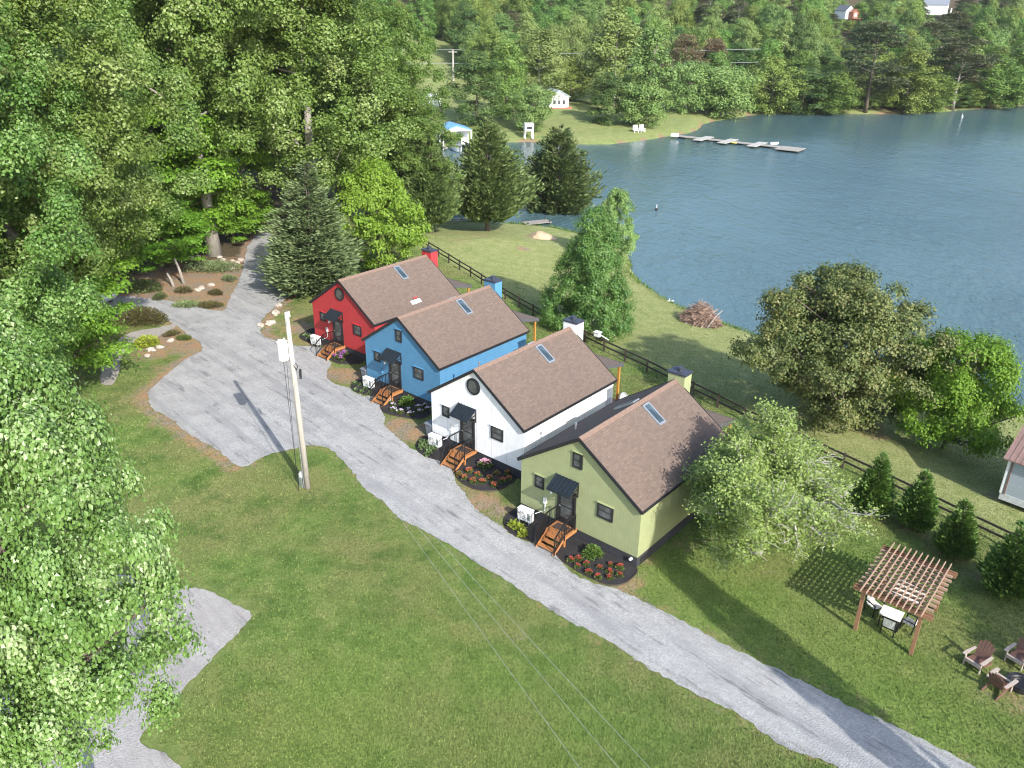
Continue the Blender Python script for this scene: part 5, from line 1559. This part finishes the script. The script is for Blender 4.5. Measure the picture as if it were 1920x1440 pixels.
# ------------------------------------------------------------------ shore things
p = W(1313, 606)
t = thing('brush_pile', 'pile of cut brush and reddish twigs at the edge of the lake', 'brush pile', (p[0], p[1], p[2]), R(-35))
rg = np.random.default_rng(8); mb = MB()
for i in range(900):
    a = rg.uniform(0, 6.28); r_ = rg.random() ** .6; c = np.array([1.9 * r_ * math.cos(a), 1.2 * r_ * math.sin(a), .2 + 2.0 * (1 - r_ ** 1.6) * rg.random()])
    d = unit(rg.normal(0, 1, 3) * np.array([1, 1, .5])) * rg.uniform(.3, .8)
    mb.tube([tuple(c - d), tuple(c + rg.normal(0, .06, 3)), tuple(c + d)], [.035, .03, .012], 4, False)
mb.build('twigs', wood('reddish_twig', (.4, .27, .2), .5, .9), t)
for i in range(5):
    mb = MB(); x = -1 + i * .55; mb.tube([(x, -1.3, .05), (x + .35, -.2, 1.1), (x + .6, .7, 1.5)], [.05, .045, .03], 6); mb.build('branch', M['pole'], t)
p = W(1012, 446)
t = thing('dirt_mound', 'heap of bare tan earth at the end of the back lawn', 'mound', (p[0], p[1], p[2] - .1))
rg = np.random.default_rng(3); n, k = 22, 6; vs = []
for i in range(k + 1):
    f = i / k
    for j in range(n):
        a = 2 * math.pi * j / n; r_ = 1.9 * f * (1 + .18 * math.sin(3 * a + 1) + rg.uniform(-.06, .06)); vs.append((r_ * math.cos(a), r_ * .75 * math.sin(a), .95 * math.cos(f * 1.57) ** 1.3 + rg.uniform(-.06, .06) * (f < 1)))
mb = MB(); mb.add(vs, [(i * n + j, (i + 1) * n + j, (i + 1) * n + (j + 1) % n, i * n + (j + 1) % n) for i in range(k) for j in range(n)])
mb.build('earth', plain('tan_earth', (.42, .31, .2), .95, var=.3, scale=2, bmp=.5), t, smooth=True)
t = thing('pontoon_boat', 'blue and white pontoon boat moored under the cedars in the cove', 'boat', (G(868, 412, WATER)[0], G(868, 412, WATER)[1], WATER), R(8))
mb = MB()
for y in (-.9, .9): mb.tube([(-3, y, .15), (2.7, y, .15), (3.3, y, .35)], [.32, .32, .05], 12)
mb.build('pontoon', M['grey_metal'], t)
mb = MB(); mb.box((0, 0, .5), (6, 2.4, .1)); mb.build('deck', M['white_metal'], t)
mb = MB()
for y in (-1.15, 1.15): mb.box((0, y, .95), (5.6, .04, .7))
mb.box((-2.8, 0, .95), (.04, 2.3, .7)); mb.build('side_panel', plain('boat_blue', (.12, .28, .42), .4), t)
mb = MB(); mb.box((-.5, 0, 2.55), (3.6, 2.4, .07)); mb.build('canopy', plain('canopy_blue_grey', (.45, .55, .65), .6), t)
mb = MB()
for x in (-2.2, 1.2):
    for y in (-1.1, 1.1): mb.bar((x, y, .5), (x, y, 2.55), .05)
mb.build('canopy_frame', M['grey_metal'], t)
q = G(1006, 421, WATER)
tag_o = thing('shore_dock', 'dark little dock section in the cove beside the darkest cedar', 'dock', (q[0], q[1] , WATER), R(25))
mb = MB()
for i in range(10): mb.box((-1.8 + i * .4, 0, .35), (.36, 1.8, .06))
mb.build('deck', M['dockw'], tag_o)
mb = MB()
for x in (-1.7, 1.7):
    for y in (-.8, .8): mb.box((x, y, 0), (.15, .15, 1.2))
mb.build('piling', M['fence'], tag_o)

# taller grass along the near shore
rg = np.random.default_rng(21); A_ = SH[1:24]; B_ = SH[2:25]; Ls = np.linalg.norm(B_ - A_, axis=1); k = rg.choice(len(A_), 16000, p=Ls / Ls.sum())
q = A_[k] + (B_[k] - A_[k]) * rg.random((16000, 1)); q = q + rg.normal(0, .9, q.shape); zz = terr(q); dd_, ii_ = seg_dist(q, SH)
m_ = ((dd_ < 1.3) & ~ii_) | (ii_ & (dd_ < .25)); m_ &= np.sin(q[:, 0] * 1.3 + q[:, 1]) + rg.normal(0, .6, len(q)) > -.4
q, zz = q[m_], zz[m_]; n = len(q)
V, Fc, tt = leaf_geo(np.column_stack([q, zz - .03]), unit(np.column_stack([rg.normal(0, .35, (n, 2)), np.ones(n)])), unit(rg.normal(0, 1, (n, 3))), rg.uniform(.2, .55, n), rg.uniform(.02, .04, n), rg.random(n))
tag(link(bpy.data.objects.new('shore_grass', fast_mesh('shore_grass', V, Fc, M['shrub_leaf'], tt))), 'taller grass fringe along the near shore', 'grass', kind='stuff')

# buoys and the stray things on the water
for (px, lab) in [((1231, 394), 'small dark mooring buoy alone on the open water'), ((1804, 219), 'small white buoy near the right part of the far bank')]:
    q = G(px[0], px[1], WATER); t = thing('buoy', lab, 'buoy', tuple(q))
    mb = MB(); mb.tube([(0, 0, -.2), (0, 0, .0), (0, 0, .28), (0, 0, .36)], [.15, .27, .22, .03], 12); mb.build('float', M['white' if px[0] > 1500 else 'black'], t, smooth=True)
    mb = MB(); mb.tube([(0, 0, .3), (0, 0, .85)], .05, 6); mb.build('mast', M['white'], t)
q = G(1254, 567, WATER)
t = thing('driftwood', 'pale forked driftwood floating near the shore by the brush pile', 'driftwood', tuple(q), .3)
mb = MB(); mb.tube([(-.5, 0, .05), (0, .1, .1), (.6, 0, .12)], [.05, .08, .03], 6); mb.tube([(0, .1, .1), (.3, .4, .3)], [.05, .02], 6); mb.build('wood', M['white'], t)

# floating dock on the far shore
a0 = G(1262, 257, WATER); a1 = G(1462, 279, WATER); a2 = G(1512, 282, WATER)
t = thing('floating_dock', 'long grey floating dock with short fingers off the far lawn', 'dock', (a0[0], a0[1], WATER))
dv = (a1 - a0); Ld = np.linalg.norm(dv); dv = dv / Ld; dn = np.array([-dv[1], dv[0], 0])


def dk(mb, s0, s1, o0, o1, z=.45, th=.12):
    P_ = [dv * s + dn * o for s, o in ((s0, o0), (s1, o0), (s1, o1), (s0, o1))]
    mb.slab([(q[0], q[1]) for q in P_], z - th, z)


mb = MB()
for i in range(int(Ld / .3)): dk(mb, i * .3, i * .3 + .27, -1.0, 1.0)
mb.build('walkway', M['dockw'], t)
mb = MB(); s2 = np.linalg.norm(a2 - a0)
for i in range(int((s2 - Ld) / .3)): dk(mb, Ld + i * .3, Ld + i * .3 + .27, -3.4, 1.6)
mb.build('platform', M['dockw'], t)
for f in (.26, .49, .76):
    mb = MB()
    for i in range(22): dk(mb, Ld * f, Ld * f + 2.0, -3.6 + i * .33, -3.6 + i * .33 + .3, .48)
    mb.build('finger', plain('pale_dock_board', (.42, .4, .36), .8), t)
mb = MB()
for f in (.05, .2, .4, .6, .85): dk(mb, Ld * f, Ld * f + 1.6, -.6, .6, .32, .4)
dk(mb, Ld + .5, s2 - .5, -2, 1, .32, .4)
mb.build('float', M['black'], t)
for pxx, sz_, lab, mt in [((1265, 256), (1.6, .9, .7), 'white storage box at the shore end of the floating dock', 'white'), ((1376, 268), (1.4, .5, .3), 'yellow kayak shape lying on the floating dock', 'yellowp'), ((1452, 270), (2.2, .8, .5), 'white upturned boat on the floating dock by its platform', 'white')]:
    q = G(pxx[0], pxx[1], WATER + .5); M['yellowp'] = plain('yellow_plastic', (.7, .6, .15), .5)
    t2 = thing('dock_box' if 'box' in lab else 'small_boat', lab, 'box' if 'box' in lab else 'boat', (q[0], q[1], WATER + .48), math.atan2(dv[1], dv[0]) + (R(60) if 'upturned' in lab else 0))
    mb = MB(); w_, d_, h_ = sz_
    n = 10
    if 'box' in lab: mb.box((0, 0, h_ / 2), (w_, d_, h_))
    else:
        vs = []
        for i in range(n + 1):
            f = i / n * 2 - 1; ww = d_ / 2 * math.sqrt(max(0.02, 1 - f * f)); vs += [(f * w_ / 2, -ww, 0), (f * w_ / 2, -ww * .6, h_ * .8), (f * w_ / 2, ww * .6, h_ * .8), (f * w_ / 2, ww, 0)]
        mb.add(vs, [(i * 4 + k, i * 4 + k + 1, i * 4 + k + 5, i * 4 + k + 4) for i in range(n) for k in range(3)])
    mb.build('hull' if 'box' not in lab else 'body', M[mt], t2)

# boathouse with a blue roof
q = G(858, 281, WATER); t = thing('boathouse', 'open boathouse with a bright blue roof and white posts in the cove', 'boathouse', (q[0], q[1], WATER), R(18))
mb = MB(); mb.prism([(0, 4.9), (3.3, 3.9), (3.3, 3.75), (0, 4.7), (-3.3, 3.75), (-3.3, 3.9)], 0, 6.5); mb.build('roof', plain('blue_metal_roof', (.16, .36, .72), .4), t)
mb = MB(); mb.prism([(-3.1, 3.75), (3.1, 3.75), (0, 4.62)], .02, .1); mb.prism([(-3.1, 3.75), (3.1, 3.75), (0, 4.62)], 6.3, 6.4); mb.build('gable_panel', M['white'], t)
for x in (-3, 3):
    for y in (.15, 3.2, 6.2):
        mb = MB(); mb.box((x, y, 1.8), (.24, .24, 4.0)); mb.build('post', M['white'], t)
mb = MB(); mb.box((2.2, 4.2, 2.2), (1.6, 3.6, 3.0)); mb.build('locker', M['white'], t)
mb = MB(); mb.box((-2.6, 3.2, .5), (1.0, 7, .15)); mb.box((2.6, 3.2, .5), (1.0, 7, .15)); mb.box((0, 7, .5), (10, 1.2, .15)); mb.build('deck', M['dockw'], t)
t = thing('moored_boat', 'white motor boat with a dark cover inside the blue roofed boathouse', 'boat', (q[0] - .2, q[1] - .6, WATER), R(18 - 90))
mb = MB(); vs = []; n = 10
for i in range(n + 1):
    f = i / n; ww = 1.0 * (1 - max(0, f - .55) ** 2 * 4.2); x = -2.8 + f * 5.8; vs += [(x, 0, -.2), (x, -ww * .8, .1), (x, -ww, .9 + .2 * f), (x, ww, .9 + .2 * f), (x, ww * .8, .1)]
mb.add(vs, [(i * 5 + k, i * 5 + (k + 1) % 5, (i + 1) * 5 + (k + 1) % 5, (i + 1) * 5 + k) for i in range(n) for k in (0, 1, 3, 4)] + [(0, 1, 2, 3, 4)]); mb.build('hull', M['white'], t)
mb = MB(); mb.box((-.6, 0, 1.25), (3.6, 1.8, .5)); mb.build('cover', M['bin'], t, bevel=.1)


def small_house(name, px, w, d, hw_, hr, wall, roof, rz, label, cat='house', zoff=0, loc=None, trim=None, wins=2):
    p = W(*px) if loc is None else np.array(loc)
    t = thing(name, label, cat, (p[0], p[1], p[2] + zoff), rz)
    mb = MB(); mb.prism([(-w / 2, -.6), (w / 2, -.6), (w / 2, hw_), (0, hr), (-w / 2, hw_)], 0, d); mb.build('wall', wall, t)
    k = (hr - hw_) / (w / 2); e = w / 2 + .35
    mb = MB(); mb.prism([(0, hr + .2), (e, hr + .2 - k * e), (e, hr - k * e), (0, hr + .02), (-e, hr - k * e), (-e, hr + .2 - k * e)], -.35, d + .35); mb.build('roof', roof, t)
    for i in range(wins):
        x = -w / 2 + w * (i + 1) / (wins + 1)
        mb = MB(); mb.box((x, -.02, hw_ * .55), (.9, .06, 1.1)); f = mb.build('window', trim or M['white'], t)
        mb = MB(); mb.box((x, -.06, hw_ * .55), (.74, .02, .94)); mb.build('pane', M['glass'], f)
    return t


M['redbrick'] = plain('red_brick_base', (.35, .15, .1), .9)
t = small_house('white_cottage_far', (1048, 204), 5.2, 6, 2.9, 4.3, M['white'], plain('pale_blue_grey_roof', (.42, .5, .58), .5), R(20), 'small white cottage with a pale roof on the far lawn', 'cottage', wins=3)
t.name = 'lake_cottage'
mb = MB(); mb.box((0, 3, .05), (5.3, 6.1, .5)); mb.box((2.9, .5, .1), (1.4, 1.2, .5)); mb.build('base', M['redbrick'], t)
t = small_house('trailer_home', (822, 200), 3.4, 10, 2.5, 2.9, M['white'], plain('pale_metal_roof', (.62, .62, .6), .4), R(70), 'long pale roofed trailer half hidden behind the oak across the cove', 'trailer', wins=1)
p = W(1610, 40); Yh = p[1]
brown = wood('brown_cabin_wall', (.3, .12, .07), .7)
hp = at(1598, 32, 372)
t = small_house('hill_cabin', None, 8, 9, 4.5, 7.6, M['white'], plain('dark_grey_roof', (.1, .11, .12), .7), R(30), 'brown cabin with a white gable high on the wooded hill', 'cabin', loc=(at(1592, 34, 372)[0], 372, at(1592, 34, 372)[2]), wins=1)
mb = MB(); mb.prism([(-1, -1.2), (4.2, -1.2), (4.2, 3.6), (1.6, 5.2), (-1, 3.6)], -3.5, -.02); mb.build('front_wing', brown, t)
mb = MB(); mb.prism([(1.6, 5.6), (4.7, 3.6), (4.7, 3.4), (1.6, 5.3), (-1.5, 3.4), (-1.5, 3.6)], -3.9, -.03); mb.build('wing_roof', brown, t)
mb = MB(); mb.box((1.6, -3.53, 2), (2.4, .06, 2.6)); mb.build('window', plain('pinkish_curtain', (.7, .5, .42), .6), t)
mb = MB(); mb.box((1.4, -4.6, -.2), (7, 2.2, .25)); [mb.box((x, -5.5, -2.4), (.25, .25, 4.4)) for x in (-1.8, 1.4, 4.6)]; mb.build('deck', brown, t)
t.scale = (.62, .62, .62)
t = small_house('hill_house', None, 10, 14, 5.2, 8.6, M['white'], plain('slate_grey_roof', (.2, .22, .25), .7), R(62), 'large pale house with grey roof and white trim on the hilltop', 'house', loc=(at(1775, 26, 400)[0], 400, at(1775, 26, 400)[2]), wins=3)
mb = MB(); mb.box((0, -2.2, 2.8), (10, .3, .3)); mb.box((0, -1.2, .1), (10, 2.4, .3)); [mb.box((x, -2.2, 1.4), (.3, .3, 3.4)) for x in (-4.8, -1.6, 1.6, 4.8)]; mb.build('porch', M['white'], t)
t.scale = (.7, .7, .7)

# white things on the far lawn
p = W(1198, 248); t = thing('lawn_swing', 'white slatted chairs under the birch on the far lawn', 'lawn chair', tuple(p), R(20))
for sx, nm in ((-.8, 'left'), (.8, 'right')):
    mb = MB(); mb.box((sx, 0, .5), (1.2, 1.0, .1)); mb.box((sx, .5, 1.05), (1.2, .1, 1.1)); [mb.box((sx + a, b, .25), (.12, .12, .5)) for a in (-.5, .5) for b in (-.4, .4)]; mb.box((sx - .55, 0, .8), (.12, 1, .1)); mb.box((sx + .55, 0, .8), (.12, 1, .1)); mb.build('seat', M['white'], t)
p = W(991, 258); t = thing('deer_stand', 'white boxy stand at the water edge under the loose small tree', 'stand', tuple(p), R(10))
mb = MB(); mb.box((0, 0, 2.3), (2.0, 1.8, 1.6)); mb.build('box', M['white'], t); mb = MB(); mb.box((0, -.91, 2.2), (1.2, .05, .5)); mb.build('opening', M['black'], t)
mb = MB(); [mb.box((x, y, .7), (.18, .18, 1.8)) for x in (-.85, .85) for y in (-.75, .75)]; mb.build('leg_frame', M['white'], t)
t.name = 'water_stand'
# far utility pole with wires
p = W(850, 152); t = thing('far_utility_pole', 'distant utility pole with a crossarm on the pale field across the cove', 'utility pole', tuple(p)); t.name = 'utility_pole'
top = at(848, 93, p[1])[2] - p[2]
mb = MB(); mb.tube([(0, 0, -.3), (0, 0, top)], [.3, .22], 8); mb.build('pole', M['pole'], t)
mb = MB(); mb.box((0, 0, top - .6), (2.4, .2, .2)); mb.build('crossarm', M['pole'], t)
for z, lab in ((top, 'upper'), (top - 3.6, 'lower')):
    mb = MB(); mb.tube([(p[0] - 40, p[1] + 12, p[2] + z - 1.0), (p[0] - 15, p[1] + 4, p[2] + z - .6), (p[0], p[1], p[2] + z), (p[0] + 25, p[1] + 4, p[2] + z - 1.1), (p[0] + 90, p[1] + 15, p[2] + z + .4)], .06, 4, False)
    tag(mb.build('power_cable', M['cable']), f'{lab} wire strung from the distant utility pole across the cove', 'cable', 'wires of the distant pole')
# pale vehicle half hidden in the upper-left trees
q = at(118, 352, 72)
t = thing('parked_van', 'white roofed van half hidden among the trees at the upper left', 'van', (q[0], 72, gz(q[0], 72)), R(-15))
mb = MB(); mb.prism([(-2.6, .45), (2.3, .45), (2.65, .9), (2.55, 1.25), (1.75, 1.4), (1.2, 2.15), (-2.6, 2.2)], -1, 1); mb.build('body', M['white_metal'], t, bevel=.06)
mb = MB(); mb.box((-.4, 1.005, 1.7), (2.6, .02, .5)); mb.box((-.4, -1.005, 1.7), (2.6, .02, .5)); mb.build('side_window', M['glass'], t)
for x in (-1.7, 1.6):
    for y in (-.95, .95):
        mb = MB(); mb.tube([(x, y - .1, .36), (x, y + .1, .36)], .36, 16); wh = mb.build('wheel', M['black'], t)
        mb = MB(); mb.tube([(x, y - .12, .36), (x, y + .12, .36)], .2, 12); mb.build('rim', M['grey_metal'], wh)

# ------------------------------------------------------------------ off-frame trees whose shade falls on the near lawn
for (x, y, H, wd, lab) in [(21.0, 12.6, 19, 1.15, 'slim leafy tree just outside the lower right corner of the frame'), (31, 18, 13, 3.0, 'leafy tree just outside the frame right of the fire pit'), (38, 40, 12, 4.5, 'leafy tree outside the frame beyond the grey shed')]:
    put_tree('shade_tree', protoA if H == 19 else FB[0], (x, y, gz(x, y)), lab, 'tree', None, sz=H / (17 if H == 19 else 18), sx=wd / 5)

# ------------------------------------------------------------------ air
m = bpy.data.materials.new('haze_air'); m.use_nodes = True; nt = m.node_tree
nt.nodes.remove(nt.nodes['Principled BSDF'])
v = nd(nt, 'ShaderNodeVolumePrincipled'); v.inputs['Color'].default_value = (.86, .92, 1, 1); v.inputs['Density'].default_value = HAZE
nt.links.new(v.outputs[0], nt.nodes['Material Output'].inputs['Volume'])
mb = MB(); mb.box((150, 280, 48), (1180, 720, 114)); tag(mb.build('haze', m), 'thin summer haze over the lake and hills', 'haze', kind='stuff')

# ------------------------------------------------------------------ light
sun_dir = Vector((.509 * math.cos(R(32.6)), -.861 * math.cos(R(32.6)), math.sin(R(32.6)))).normalized()
sd_ = bpy.data.lights.new('sun', 'SUN'); sd_.energy = 3.25; sd_.angle = R(.53); sd_.color = (1, .965, .91)
so = link(bpy.data.objects.new('sun', sd_)); so.rotation_euler = sun_dir.to_track_quat('Z', 'Y').to_euler()
w = bpy.data.worlds.new('World'); sc.world = w; w.use_nodes = True
nt = w.node_tree; bg = nt.nodes['Background']
sky = nt.nodes.new('ShaderNodeTexSky'); sky.sky_type = 'NISHITA'; sky.sun_disc = False
sky.sun_elevation = R(32.6); sky.sun_rotation = R(149.4); sky.air_density = 1.0; sky.dust_density = 1.2; sky.ozone_density = 1.0
nt.links.new(sky.outputs[0], bg.inputs[0]); bg.inputs[1].default_value = .15
sc.view_settings.view_transform = 'Standard'; sc.view_settings.look = 'None'; sc.view_settings.exposure = 1.17; sc.view_settings.gamma = 1
sc.cycles.use_denoising = True; sc.cycles.denoiser = 'OPENIMAGEDENOISE'; sc.cycles.denoising_prefilter = 'ACCURATE'; sc.cycles.filter_width = 1.1; sc.cycles.max_bounces = 6; sc.cycles.diffuse_bounces = 3; sc.cycles.transmission_bounces = 3; sc.cycles.transparent_max_bounces = 4
sc.cycles.sample_clamp_indirect = 6
